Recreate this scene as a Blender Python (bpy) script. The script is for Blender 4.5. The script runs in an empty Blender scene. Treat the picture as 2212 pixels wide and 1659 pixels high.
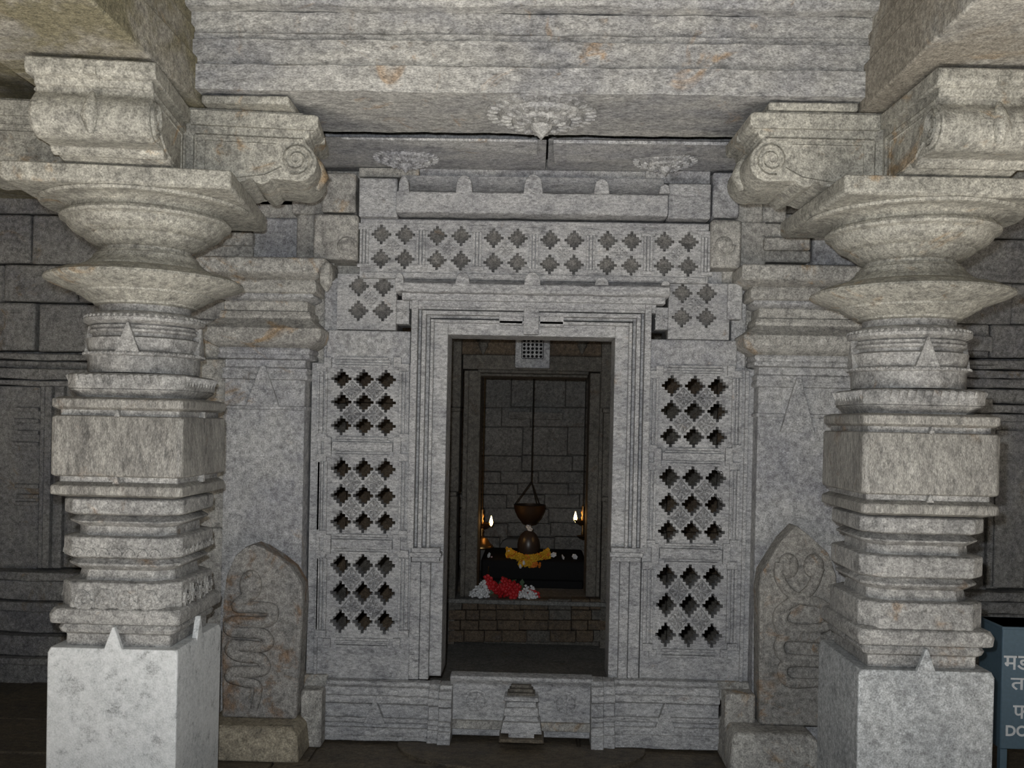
import bpy, bmesh, math, random
from mathutils import Vector, Matrix
from mathutils.geometry import tessellate_polygon

# ---------------------------------------------------------------- camera, world, flash, exposure
W_PX, H_PX, F_PX = 2212.0, 1659.0, 2050.0
EYE = 1.62
SC = bpy.context.scene
COL = SC.collection
YAW, PITCH, ROLL, SHIFT_Y = math.radians(1.45), math.radians(-0.3), math.radians(1.2), 0.0435
cam_data = bpy.data.cameras.new('camera')
cam_data.sensor_fit = 'HORIZONTAL'; cam_data.sensor_width = 36.0
cam_data.lens = F_PX / W_PX * 36.0
cam_data.shift_y = SHIFT_Y
cam_data.clip_start = 0.02
cam = bpy.data.objects.new('camera', cam_data); COL.objects.link(cam)
CAM_R = Matrix.Rotation(YAW, 3, 'Z') @ Matrix.Rotation(math.pi/2 + PITCH, 3, 'X') @ Matrix.Rotation(ROLL, 3, 'Z')
CAM_P = Vector((0, 0, EYE))
cam.matrix_world = Matrix.Translation(CAM_P) @ CAM_R.to_4x4()
SC.camera = cam

world = bpy.data.worlds.new('world'); SC.world = world; world.use_nodes = True
world.node_tree.nodes['Background'].inputs[0].default_value = (1.0, 0.95, 0.87, 1)
world.node_tree.nodes['Background'].inputs[1].default_value = 0.075

fl = bpy.data.lights.new('camera_flash', 'SPOT'); fl.shadow_soft_size = 0.02
fl.spot_size = math.radians(112); fl.spot_blend = 1.0; fl.energy = 280; fl.color = (0.90, 0.95, 1.0)
flash = bpy.data.objects.new('camera_flash', fl); COL.objects.link(flash)
flash.matrix_world = Matrix.Translation(CAM_P + Vector((-0.06, 0.05, 0.085))) @ (Matrix.Rotation(math.pi/2 + 0.06, 4, 'X'))

sun_d = bpy.data.lights.new('sun', 'SUN'); sun_d.energy = 19; sun_d.angle = 0.01; sun_d.color = (1.0, .99, .98)
sun = bpy.data.objects.new('sun', sun_d); COL.objects.link(sun); sun.rotation_euler = (math.radians(-8), 0, 0)

SC.view_settings.view_transform = 'Standard'; SC.view_settings.look = 'None'
SC.view_settings.gamma = 1.0; SC.view_settings.use_curve_mapping = False
SC.view_settings.exposure = 0.0
SC.cycles.max_bounces = 5; SC.cycles.diffuse_bounces = 4; SC.cycles.glossy_bounces = 2

def at(px, py, Y):
    """world point on the vertical plane at depth Y seen at photo pixel (px, py)"""
    u = (px - W_PX/2) / F_PX
    v = (H_PX/2 - py + SHIFT_Y*W_PX) / F_PX
    d = CAM_R @ Vector((u, v, -1.0))
    t = Y / d.y
    return CAM_P + d*t
def R(x0, y0, x1, y1, Y):
    xm, ym = (x0+x1)/2, (y0+y1)/2
    return at(x0, ym, Y).x, at(x1, ym, Y).x, at(xm, y1, Y).z, at(xm, y0, Y).z
def ZP(px, py, Y): return at(px, py, Y).z
def XP(px, py, Y): return at(px, py, Y).x

# ---------------------------------------------------------------- materials
def nt(m):
    m.use_nodes = True
    t = m.node_tree; t.nodes.clear()
    o = t.nodes.new('ShaderNodeOutputMaterial'); b = t.nodes.new('ShaderNodeBsdfPrincipled')
    t.links.new(b.outputs[0], o.inputs[0]); return t, b
def rgb(h): 
    f = lambda c: c/12.92 if c <= .04045 else ((c+.055)/1.055)**2.4
    return tuple(f(int(h[i:i+2], 16)/255) for i in (0, 2, 4)) + (1,)
def stone(name, base, pale, stain, rough=0.75, grain=0.42, bump=0.35, scale=1.0, stain_at=0.60, streak=(1, 1, 1), moss=None, spec=0.35, dark=0.36):
    m = bpy.data.materials.new(name); t, b = nt(m); N, L = t.nodes.new, t.links.new
    geo = N('ShaderNodeNewGeometry'); mp = N('ShaderNodeMapping'); mp.inputs['Scale'].default_value = streak
    L(geo.outputs['Position'], mp.inputs['Vector'])
    def noise(sc, det, rg=0.6, dist=0.0, src=mp):
        n = N('ShaderNodeTexNoise'); n.inputs['Scale'].default_value = sc*scale; n.inputs['Detail'].default_value = det
        n.inputs['Roughness'].default_value = rg; n.inputs['Distortion'].default_value = dist
        L(src.outputs[0], n.inputs['Vector']); return n
    def ramp(src, p0, p1):
        r = N('ShaderNodeMapRange'); r.interpolation_type = 'SMOOTHSTEP'
        r.inputs['From Min'].default_value = p0; r.inputs['From Max'].default_value = p1
        L(src, r.inputs['Value']); return r.outputs[0]
    def mix(fac, a, c, blend='MIX'):
        x = N('ShaderNodeMix'); x.data_type = 'RGBA'; x.blend_type = blend
        if isinstance(fac, float): x.inputs[0].default_value = fac
        else: L(fac, x.inputs[0])
        for i, s in ((6, a), (7, c)):
            if isinstance(s, tuple): x.inputs[i].default_value = s
            else: L(s, x.inputs[i])
        return x.outputs[2]
    big = noise(2.3, 3, 0.6, 0.6); mid = noise(14, 4, 0.65, 0.2); fine = noise(150, 1, 0.75); sand = noise(42, 2, 0.7); blot = noise(3.7, 4, 0.68, 1.1, geo)
    c = mix(ramp(big.outputs[0], .35, .68), rgb(base), rgb(pale))
    c = mix(ramp(mid.outputs[0], .32, .72), c, mix(0.45, c, rgb(pale)))
    dk = mix(dark, c, (0.05, 0.05, 0.05, 1))
    c = mix(ramp(mid.outputs[0], .47, .30), c, dk)
    c = mix(ramp(blot.outputs[0], stain_at, stain_at+.14), c, mix(0.75, c, rgb(stain)))
    if moss:
        mo = noise(1.6, 4, 0.7, 0.8, geo)
        c = mix(ramp(mo.outputs[0], .42, .60), c, rgb(moss))
    con = N('ShaderNodeMapRange'); con.inputs['From Min'].default_value = .25; con.inputs['From Max'].default_value = .75
    L(fine.outputs[0], con.inputs['Value']); con2 = N('ShaderNodeMapRange'); con2.inputs['From Min'].default_value = .25; con2.inputs['From Max'].default_value = .75
    L(sand.outputs[0], con2.inputs['Value'])
    g = mix(grain, c, con.outputs[0], 'OVERLAY'); g = mix(grain*1.1, g, con2.outputs[0], 'OVERLAY')
    # pale crystalline specks
    vo = N('ShaderNodeTexVoronoi'); vo.inputs['Scale'].default_value = 150*scale; L(geo.outputs['Position'], vo.inputs['Vector'])
    g = mix(ramp(vo.outputs['Distance'], .17, .05), g, mix(0.6, g, (0.75, 0.73, 0.68, 1)))
    L(g, b.inputs['Base Color'])
    b.inputs['Roughness'].default_value = rough
    b.inputs['Specular IOR Level'].default_value = spec
    add = N('ShaderNodeMath'); add.operation = 'MULTIPLY_ADD'; L(fine.outputs[0], add.inputs[0]); add.inputs[1].default_value = 0.35; L(mid.outputs[0], add.inputs[2])
    bp = N('ShaderNodeBump'); bp.inputs['Strength'].default_value = bump; bp.inputs['Distance'].default_value = 0.02
    L(add.outputs[0], bp.inputs['Height']); L(bp.outputs[0], b.inputs['Normal'])
    return m
def plain(name, col, rough=0.5, metal=0.0, emit=0, spec=0.5):
    m = bpy.data.materials.new(name); t, b = nt(m); N, L = t.nodes.new, t.links.new
    b.inputs['Roughness'].default_value = rough; b.inputs['Metallic'].default_value = metal
    b.inputs['Specular IOR Level'].default_value = spec
    n = N('ShaderNodeTexNoise'); n.inputs['Scale'].default_value = 60; n.inputs['Detail'].default_value = 4
    geo = N('ShaderNodeNewGeometry'); L(geo.outputs['Position'], n.inputs['Vector'])
    x = N('ShaderNodeMix'); x.data_type = 'RGBA'; x.inputs[6].default_value = col
    x.inputs[7].default_value = tuple(c*0.65 for c in col[:3]) + (1,)
    L(n.outputs[0], x.inputs[0]); L(x.outputs[2], b.inputs['Base Color'])
    if emit:
        b.inputs['Emission Color'].default_value = col; b.inputs['Emission Strength'].default_value = emit
    return m
MT = dict(
    wall=stone('wall_stone', '96969a', 'b3b2b0', '9a8468', stain_at=.62),
    wallw=stone('wall_stone_buff', '96938e', 'b2afa8', 'a0845f', stain_at=.57),
    carve=stone('carved_grey_stone', '979799', 'b5b4b3', '94806a', stain_at=.64, streak=(1, 1, 2.2)),
    pillar=stone('pillar_stone', '868583', 'a8a6a2', '8c745a', rough=.6, stain_at=.62),
    capital=stone('capital_stone', '89877f', 'a8a59b', '957a56', rough=.7, stain_at=.58),
    shaft=stone('polished_shaft_stone', '7b7873', '9f9c95', '75624e', rough=.48, stain_at=.60, streak=(1.8, 1.8, .7), spec=.5),
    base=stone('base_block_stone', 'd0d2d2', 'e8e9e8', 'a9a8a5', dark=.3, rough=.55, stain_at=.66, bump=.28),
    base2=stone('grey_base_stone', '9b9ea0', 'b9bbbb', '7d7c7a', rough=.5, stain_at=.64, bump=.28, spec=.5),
    beam=stone('beam_stone', '88888a', 'aba9a4', '9a7c58', streak=(.7, 1, 1.3), stain_at=.60),
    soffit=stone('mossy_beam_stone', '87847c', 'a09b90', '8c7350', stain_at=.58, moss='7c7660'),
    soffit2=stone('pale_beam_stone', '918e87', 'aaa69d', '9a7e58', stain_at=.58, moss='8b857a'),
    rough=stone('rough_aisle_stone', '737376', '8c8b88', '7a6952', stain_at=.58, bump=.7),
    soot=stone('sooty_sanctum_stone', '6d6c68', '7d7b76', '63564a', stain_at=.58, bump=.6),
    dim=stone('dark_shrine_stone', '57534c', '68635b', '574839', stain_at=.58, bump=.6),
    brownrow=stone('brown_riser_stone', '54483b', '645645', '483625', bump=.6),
    floor=stone('worn_dark_floor', '4d463d', '625849', '806a4c', rough=.55, stain_at=.64, streak=(.6, 1, 1)),
    naga=stone('snake_stone', '84827e', '9b9790', '96734c', stain_at=.56),
    naga2=stone('stained_snake_stone', '858380', '9a9690', '7e6247', stain_at=.50),
    plinth=stone('buff_plinth_stone', '8f8675', 'a69c88', '85704f', stain_at=.60),
    low_bounce=stone('low_bounce_ground', '4a4032', '5a4e3c', '3c3a26'),
    bounce_stone=stone('bounce_apron_stone', 'b4b0a9', 'c7c4be', 'a09a92', stain_at=.66),
    recess=stone('rough_shaded_recess_stone', '6a6866', '84817c', '6e5c46', stain_at=.60, bump=.9),  # recess shade put into this darker colour, along with grime
    black=plain('oiled_black_stone', (.010, .0095, .0095, 1), .7, spec=.12),
    linga=plain('dark_brown_stone', (.05, .036, .028, 1), .35),
    greyst=plain('smooth_grey_stone', (.09, .088, .08, 1), .6),
    brass=plain('tarnished_brass', (.30, .18, .07, 1), .35, .9),
    bronze=plain('dark_bronze', (.055, .034, .02, 1), .5, .6),
    chain=plain('sooty_chain', (.03, .028, .025, 1), .6, .5),
    white=plain('white_petals', (.80, .80, .80, 1), .7),
    pink=plain('pale_pink_petals', (.75, .55, .58, 1), .7),
    red=plain('red_petals', (.55, .015, .02, 1), .6),
    yellow=plain('marigold_petals', (.75, .42, .02, 1), .7),
    orange=plain('orange_petals', (.75, .22, .02, 1), .7),
    leaf=plain('dark_leaf', (.03, .07, .02, 1), .6),
    flame=plain('flame', (1.0, .55, .16, 1), .5, 0, 22),
    oil=plain('soot_black', (.01, .01, .01, 1), .3),
    blue=plain('slate_blue_paint', (.11, .18, .235, 1), .55),
    ink=plain('white_lettering', (.80, .82, .83, 1), .6),
)

# ---------------------------------------------------------------- mesh kit
class M:
    def __init__(s): s.v = []; s.f = []
    def add(s, vs, fs):
        k = len(s.v); s.v += [tuple(p) for p in vs]; s.f += [tuple(i+k for i in f) for f in fs]; return s
    def box(s, x0, x1, y0, y1, z0, z1):
        vs = [(x, y, z) for z in (z0, z1) for y in (y0, y1) for x in (x0, x1)]
        return s.add(vs, [(0,2,3,1),(4,5,7,6),(0,1,5,4),(2,6,7,3),(0,4,6,2),(1,3,7,5)])
    def prism(s, poly, a, b, mk):
        n = len(poly); vs = [mk(p, a) for p in poly] + [mk(p, b) for p in poly]
        fs = [tuple(range(n)), tuple(range(n, 2*n))] + [(i, (i+1) % n, (i+1) % n + n, i+n) for i in range(n)]
        return s.add(vs, fs)
    def prism_y(s, poly, y0, y1): return s.prism(poly, y0, y1, lambda p, h: (p[0], h, p[1]))
    def prism_x(s, poly, x0, x1): return s.prism(poly, x0, x1, lambda p, h: (h, p[0], p[1]))
    def hewn_x(s, poly, x0, x1, n=40, amp=.003):     # a hand-cut run along X: every section slightly off
        rg = random.Random(int(abs(x0)*1000)+n); k = len(poly); drift = [(rg.uniform(-1, 1), rg.uniform(-1, 1)) for _ in poly]; rs = []
        for i in range(n+1):
            drift = [(d[0]*.72+rg.uniform(-1, 1)*.6, d[1]*.72+rg.uniform(-1, 1)*.6) for d in drift]
            rs.append([(x0+(x1-x0)*i/n, p[0]+d[0]*amp, p[1]+d[1]*amp) for p, d in zip(poly, drift)])
        return s.rings(rs)
    def prism_z(s, poly, z0, z1): return s.prism(poly, z0, z1, lambda p, h: (p[0], p[1], h))
    def rings(s, rs, cap=True):
        k = len(rs[0]); n = len(rs); vs = [p for r in rs for p in r]
        fs = [(i*k+j, i*k+(j+1) % k, (i+1)*k+(j+1) % k, (i+1)*k+j) for i in range(n-1) for j in range(k)]
        if cap: fs += [tuple(range(k)), tuple(range((n-1)*k, n*k))]
        return s.add(vs, fs)
    def lathe(s, prof, cx=0, cy=0, n=48, rot=0.0, sx=1, sy=1):
        return s.rings([[(cx+sx*r*math.cos(rot+2*math.pi*j/n), cy+sy*r*math.sin(rot+2*math.pi*j/n), z) for j in range(n)] for r, z in prof])
    def stack(s, prof, cx=0, cy=0, rot=0.0):
        rs = []
        for a, c, z in prof:
            q = [(a, a-c), (a-c, a), (-a+c, a), (-a, a-c), (-a, -a+c), (-a+c, -a), (a-c, -a), (a, -a+c)]
            rs.append([(cx+x*math.cos(rot)-y*math.sin(rot), cy+x*math.sin(rot)+y*math.cos(rot), z) for x, y in q])
        return s.rings(rs)
    def rect_stack(s, prof):            # (x0, x1, y0, y1, z)
        return s.rings([[(x0, y0, z), (x1, y0, z), (x1, y1, z), (x0, y1, z)] for x0, x1, y0, y1, z in prof])
    def tube(s, pts, r, n=8, flat=None):
        pts = [Vector(p) for p in pts]; rs = []
        rad = r if isinstance(r, (list, tuple)) else [r]*len(pts)
        for i, p in enumerate(pts):
            t = (pts[min(i+1, len(pts)-1)] - pts[max(i-1, 0)]).normalized()
            a = Vector((0, 1, 0)) if abs(t.y) < .9 else Vector((1, 0, 0))
            u = (a - t*a.dot(t)).normalized(); w = t.cross(u)
            k = flat or 1.0
            rs.append([p + u*(rad[i]*k*math.cos(2*math.pi*j/n)) + w*(rad[i]*math.sin(2*math.pi*j/n)) for j in range(n)])
        return s.rings(rs)
    def ball(s, c, r, n=12, m=8):
        rx, ry, rz = r if isinstance(r, (tuple, list)) else (r, r, r)
        rs = [[(c[0]+rx*math.sin(math.pi*i/m)*math.cos(2*math.pi*j/n), c[1]+ry*math.sin(math.pi*i/m)*math.sin(2*math.pi*j/n), c[2]+rz*math.cos(math.pi*i/m)) for j in range(n)] for i in range(1, m)]
        k = len(s.v); s.rings(rs, cap=False); base = len(s.v)
        s.v += [(c[0], c[1], c[2]+rz), (c[0], c[1], c[2]-rz)]
        for j in range(n):
            s.f.append((base, k+j, k+(j+1) % n)); o = k+(m-2)*n
            s.f.append((base+1, o+(j+1) % n, o+j))
        return s
    def holes(s, outer, hs, y0, y1):    # slab in the XZ plane pierced by holes
        loops = [outer] + hs; flat = [p for l in loops for p in l]; n = len(flat)
        tri = tessellate_polygon([[Vector((p[0], p[1], 0)) for p in l] for l in loops])
        vs = [(p[0], y0, p[1]) for p in flat] + [(p[0], y1, p[1]) for p in flat]
        fs = [t for t in tri] + [tuple(i+n for i in t) for t in tri]
        o = 0
        for l in loops:
            k = len(l)
            fs += [(o+i, o+(i+1) % k, o+(i+1) % k+n, o+i+n) for i in range(k)]; o += k
        return s.add(vs, fs)
    def shift(s, d):
        s.v = [(a+d[0], b+d[1], c+d[2]) for a, b, c in s.v]; return s
    def xform(s, mt):
        s.v = [tuple(mt @ Vector(p)) for p in s.v]; return s
    def mesh(s, name, mat, smooth=35):
        me = bpy.data.meshes.new(name); me.from_pydata(s.v, [], s.f)
        bm = bmesh.new(); bm.from_mesh(me); bmesh.ops.recalc_face_normals(bm, faces=bm.faces); bm.to_mesh(me); bm.free()
        me.materials.append(mat)
        if smooth:
            me.polygons.foreach_set('use_smooth', [True]*len(me.polygons)); me.set_sharp_from_angle(angle=math.radians(smooth))
        return me

def link(name, data, parent=None, bevel=0):
    o = bpy.data.objects.new(name, data); COL.objects.link(o)
    if parent: o.parent = parent
    if bevel:
        b = o.modifiers.new('edge', 'BEVEL'); b.width = bevel; b.segments = 2; b.limit_method = 'ANGLE'; b.angle_limit = math.radians(38)
        b.use_clamp_overlap = True
    return o
def obj(name, m, mat, parent=None, bevel=0.004, smooth=35):
    """m holds world coordinates relative to the parent's origin"""
    return link(name, m.mesh(name, MT[mat], smooth), parent, bevel)
def tag(o, label, cat, group=None, kind=None):
    o['label'] = label; o['category'] = cat
    if group: o['group'] = group
    if kind: o['kind'] = kind
    return o
def thing(name, label, cat, loc=(0, 0, 0), group=None, kind=None):
    o = bpy.data.objects.new(name, None); COL.objects.link(o); o.location = loc; o.empty_display_size = .1
    return tag(o, label, cat, group, kind)
def rel(m, parent): 
    return m.shift(-Vector(parent.location)) if parent else m
def pbox(name, px, Y, depth, mat, parent=None, bevel=0.005):
    x0, x1, z0, z1 = R(*px, Y)
    return obj(name, rel(M().box(x0, x1, Y, Y+depth, z0, z1), parent), mat, parent, bevel)
def step_poly(cx, cz, ux, uz, k=3):
    q = []
    for s_ in range(k+1):
        q.append((s_+.5, k-s_+.5))
        if s_ < k: q.append((s_+.5, k-s_-.5))
    out = []; pts = q
    for _ in range(4):
        out += pts; pts = [(y, -x) for x, y in pts]
    return [(cx+ux*x, cz+uz*z) for x, z in out]
RND = random.Random(7)

YP, YW = 3.86, 4.90                 # pillar axis plane, carved wall face
Z_SOF, Z_SIDE = 2.875, 2.835
XL, XR = XP(309, 1000, YP), XP(1957, 950, YP)

# ---------------------------------------------------------------- floor
tag(link('ground', M().box(-14, 14, -16, -.6, -.35, -.14).mesh('ground', MT['low_bounce'])), 'unseen dark ground added beyond the apron to limit bounced light', 'ground', kind='structure')  # unseen, added dark so distant ground throws little light on upright faces
tag(link('bounce_apron', M().box(-5, 5, -.6, 2.2, -.35, -.03).mesh('bounce_apron', MT['bounce_stone'])), 'unseen sunlit pale apron added to bounce light up into the hall', 'bounce_apron', kind='structure')  # unseen reflector, added to throw sunlight up onto the soffits
FL = tag(link('floor', M().box(-5, 5, 2.2, 9, -.12, -.015).mesh('floor', MT['floor'])), 'dark worn stone floor of the temple hall', 'floor', kind='structure')
def slab_row(y0, y1, xs, z=0.0):
    for a, b in zip(xs[:-1], xs[1:]):
        q = [(a+.006, y0+.006), (b-.006, y0+.006), (b-.006, y1-.006), (a+.006, y1-.006)]
        q = [(x+RND.uniform(-.004, .004), y+RND.uniform(-.004, .004)) for x, y in q]
        obj('paving_stone', M().prism_z(q, -.02, z+RND.uniform(-.004, .004)), 'floor', FL, .006)
slab_row(4.46, 4.95, [-4, -2.9, -1.75, -1.05, .25, 1.1, 1.9, 3, 4])
slab_row(3.5, 4.46, [-4, -2.6, -1.2, -.1, 1.2, 2.4, 4])
slab_row(2.25, 3.5, [-4, -2.2, -.6, .8, 2.1, 4])
slab_row(4.95, 6.2, [-4, -3, -1.9])
slab_row(4.95, 6.2, [1.9, 2.8, 4])

c_ = at(1126, 1600, 4.74)
obj('half_moon_stone', M().prism_z([(c_.x+.62*math.cos(math.pi+math.pi*i/24), 4.74+.36*math.sin(math.pi+math.pi*i/24)) for i in range(25)], -.01, .014), 'floor', FL, .005)
# ---------------------------------------------------------------- beams and ceiling
def lotus(name, cx, cy, z, r, parent, mat='beam'):
    m = M(); k = r/.2
    pr = [(r, z+.002), (r, z-.006*k), (r*.76, z-.011*k), (r*.74, z-.026*k), (r*.53, z-.030*k), (r*.50, z-.045*k), (r*.27, z-.049*k), (r*.20, z-.046*k), (r*.18, z-.060*k), (r*.08, z-.080*k), (.002, z-.096*k)]
    m.lathe(pr, cx, cy, 48)
    for rr, z0, n, w in ((r, .008, 30, .05), (r*.745, .028, 22, .055), (r*.505, .047, 14, .06)):
        for j in range(n):
            a = 2*math.pi*j/n
            p0 = Vector((cx+(rr-r*.20)*math.cos(a), cy+(rr-r*.20)*math.sin(a), z-(z0+.003)*k)); p1 = Vector((cx+(rr-.004)*math.cos(a), cy+(rr-.004)*math.sin(a), z-z0*k))
            m.tube([p0, p0.lerp(p1, .6), p1], [r*w*.5, r*w, r*w*.55], 6)
    return obj(name, rel(m, parent), mat, parent, 0, 50)

zt = ZP(1106, 14, 3.60)
LB = thing('lintel_beam', 'massive grey stone lintel spanning between the two pillars, lotus carved underneath', 'lintel', (0, 3.86, Z_SOF), kind='structure')
z1, z2, z3 = ZP(1150, 148, 3.62), ZP(1150, 92, 3.64), ZP(1150, 74, 3.635)
xb0, xb1 = XL+.02, XR-.02
def prof_beam(y_back):
    return [(3.605, Z_SOF), (3.605, z1), (3.625, z1+.004), (3.63, z2), (3.65, z2+.003), (3.65, z3), (3.66, z3+.004), (3.665, zt), (y_back, zt), (y_back, Z_SOF)]
obj('beam_block', rel(M().hewn_x(prof_beam(4.12), xb0, xb1, 90, .0035), LB), 'beam', LB, .008)
obj('beam_cap', rel(M().hewn_x([(3.60, zt), (3.585, zt+.03), (3.62, zt+.13), (4.14, zt+.13), (4.14, zt)], xb0-.2, xb1+.2, 60, .007), LB), 'beam', LB, .01)
c = at(1172, 250, 3.84); lotus('lotus_medallion', XP(1170, 243, 3.84), 3.835, Z_SOF, .225, LB)

for sx, xa in ((-1, XL), (1, XR)):
    side = 'left' if sx < 0 else 'right'
    SB = thing('side_beam', f'heavy stained stone beam over the {side} pillar, running towards the viewer', 'beam', (xa, 3.3, Z_SIDE), 'side beams over the pillars', kind='structure')
    inner = xa - sx*.28
    out = xa + sx*1.9
    pr = [(inner, Z_SIDE), (inner, Z_SIDE+.17), (inner+sx*.02, Z_SIDE+.175), (inner+sx*.025, Z_SIDE+.30), (inner+sx*.04, Z_SIDE+.305), (inner+sx*.045, Z_SIDE+.52), (xa+sx*.28, Z_SIDE+.52), (xa+sx*.28, Z_SIDE)]
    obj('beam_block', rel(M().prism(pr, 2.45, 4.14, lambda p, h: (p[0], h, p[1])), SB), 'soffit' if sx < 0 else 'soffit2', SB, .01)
    # aisle ceiling slab beside the beam
    for k, (ya, yb) in enumerate(((2.45, 3.3), (3.32, 4.75), (4.77, 6.4))):
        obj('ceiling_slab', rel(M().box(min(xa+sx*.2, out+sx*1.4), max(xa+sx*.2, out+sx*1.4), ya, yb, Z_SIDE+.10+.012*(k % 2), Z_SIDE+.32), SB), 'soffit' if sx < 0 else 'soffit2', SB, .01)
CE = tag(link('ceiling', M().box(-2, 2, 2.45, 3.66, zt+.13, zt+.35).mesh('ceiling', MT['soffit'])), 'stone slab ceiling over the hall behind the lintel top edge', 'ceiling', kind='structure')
ZC = 2.96
obj('sun_cover', M().box(-6, 6, 2.45, 9, 3.40, 3.6), 'soffit', CE, 0)  # unseen cover, added to stop sun leaking through the ceiling gaps
for x0, x1, dz in ((-1.75, .02, 0), (.03, 1.75, .006)):       # two big slabs, tilting up slightly towards the wall
    obj('ceiling_slab', M().hewn_x([(4.225, 2.884+dz), (4.99, 2.932+dz), (4.99, 3.3), (4.9, 3.3), (4.9, 3.06+dz), (4.24, 2.889+dz)], x0, x1, 40, .0015), 'wall', CE, 0)
obj('corner_wedge', M().prism_z([(.05, 4.228), (1.15, 4.228), (.06, 4.58)], 2.872, 2.888), 'wall', CE, .004)
obj('corner_wedge', M().prism_z([(-.02, 4.228), (-.9, 4.228), (-.02, 4.44)], 2.875, 2.888), 'wall', CE, .004)
p = at(877, 337, 4.62); lotus('lotus_medallion', p.x, 4.62, 2.909, .165, CE, 'wall')
p = at(1437, 334, 4.64); lotus('lotus_medallion', p.x, 4.64, 2.916, .16, CE, 'wall')

# ---------------------------------------------------------------- pillars
def pillar(xc, label, px, rich):
    P = thing('carved_pillar', label, 'pillar', (xc, YP, 0), 'carved pillars flanking the doorway', kind='thing')
    pr = px - (xc - XL)*0
    hz = 0
    def zf(py, Y=3.61):   # front faces measured on the left pillar
        return ZP(250, py, Y)
    def zs(py): return ZP(320, py, YP)
    mm = 2050/YP
    def rr(p): return p/mm
    def part(name, m, mat='pillar', bevel=.005, smooth=35): return obj(name, m, mat, P, bevel, smooth)
    # square base block
    zb = zf(1402)
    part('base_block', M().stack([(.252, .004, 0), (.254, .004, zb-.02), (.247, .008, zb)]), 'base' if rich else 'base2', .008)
    part('base_torus', M().stack([(.205, .004, zb), (.205, .004, zf(1376)), (.226, .02, zf(1371)), (.232, .02, zf(1362)), (.222, .02, zf(1353))]), 'pillar')
    part('base_slab', M().stack([(.225, .01, zf(1353)), (.252, .012, zf(1349)), (.256, .014, zf(1330)), (.250, .03, zf(1318)), (.21, .05, zf(1310))]), 'pillar')
    O = (.236, .062)
    def octo(name, y0, y1, a=O[0], c=O[1], mat='pillar', top_in=.012):
        return part(name, M().stack([(a-.012, c, zf(y1, 3.62)), (a, c, zf(y1, 3.62)+.008), (a, c, zf(y0, 3.62)-.006), (a-top_in, c, zf(y0, 3.62))]), mat)
    c1 = octo('octagon_band', 1258, 1340)
    part('neck', M().stack([(.195, .06, zf(1262)), (.187, .06, zf(1240)), (.187, .06, zf(1200))]))
    part('wedge_disc', M().stack([(.19, .05, zf(1237)), (.222, .07, zf(1226)), (.224, .07, zf(1222)), (.19, .05, zf(1208))]))
    c2 = octo('octagon_band', 1160, 1208)
    part('neck', M().stack([(.195, .06, zf(1165)), (.187, .06, zf(1100))]))
    part('wedge_disc', M().stack([(.19, .05, zf(1142)), (.222, .07, zf(1132)), (.224, .07, zf(1129)), (.19, .05, zf(1117))]))
    c3 = octo('octagon_band', 1078, 1114)
    part('belt_slab', M().stack([(.225, .02, zf(1076)), (.258, .01, zf(1070)), (.258, .01, zf(1052)), (.235, .01, zf(1043)), (.222, .01, zf(1042))]), 'shaft')
    part('belt_neck', M().stack([(.232, .006, zf(1046)), (.232, .006, zf(1026))]), 'pillar', .002)
    bb = part('belt_block', M().stack([(.250, .02, zf(1031)), (.258, .014, zf(1027)), (.258, .014, zf(903)), (.252, .02, zf(898))]), 'shaft', .006)
    part('belt_neck', M().stack([(.232, .006, zf(902)), (.232, .006, zf(884))]), 'pillar', .002)
    part('belt_slab', M().stack([(.215, .02, zf(887)), (.240, .012, zf(886)), (.257, .01, zf(880)), (.257, .01, zf(863)), (.235, .02, zf(858))]), 'shaft')
    part('octagon_underside', M().stack([(.20, .06, zf(864)), (.205, .06, zf(856)), (.234, .062, zf(840))]))
    c4 = octo('octagon_band', 805, 842, a=.234)
    # round shaft rings
    def ring(name, prof, mat='pillar', n=64): return part(name, M().lathe([(rr(r), zs(y)) for r, y in prof], n=n), mat, 0, 40)
    ring('drum', [(114, 810), (115, 804), (115, 776), (121, 774), (122, 769), (118, 766), (113, 764), (116, 757), (119, 738), (108, 734)], n=16)
    ring('ring_moulding', [(106, 740), (106, 728), (113, 725), (114, 721), (109, 717), (112, 715), (112, 712), (106, 710), (104, 705)])
    bead = ring('ring_moulding', [(100, 710), (114, 708), (124, 703), (125, 697), (120, 690), (108, 684), (96, 681)])
    ring('neck', [(96, 690), (94, 686), (94, 660)])
    ring('cushion_disc', [(92, 668), (104, 665), (106, 661), (116, 657), (134, 645), (140, 643), (141, 639), (150, 636), (196, 620), (205, 614), (203, 609), (180, 598), (140, 588)], 'capital')
    ring('flared_neck', [(138, 590), (134, 584), (126, 580), (116, 572), (110, 566), (108, 560), (103, 557), (101, 553), (93, 551), (92, 528)], 'capital')
    ring('bell_capital', [(90, 546), (104, 541), (114, 534), (124, 527), (128, 523), (127, 520), (134, 519), (150, 511), (160, 500), (162, 492), (165, 490), (174, 488), (176, 483), (173, 477), (164, 473), (162, 466), (167, 463), (180, 458), (196, 457), (206, 459), (214, 457), (217, 452), (214, 447), (200, 443)], 'capital')
    rot = math.radians(7.0 if rich else 1.5)
    za0, za1 = zf(389, 3.45), zf(356, 3.45)
    ab = .412
    part('abacus', M().stack([(ab-.01, .01, za0-.012), (ab, .008, za0), (ab, .008, za1)], rot=rot), 'capital', .006)
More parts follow.
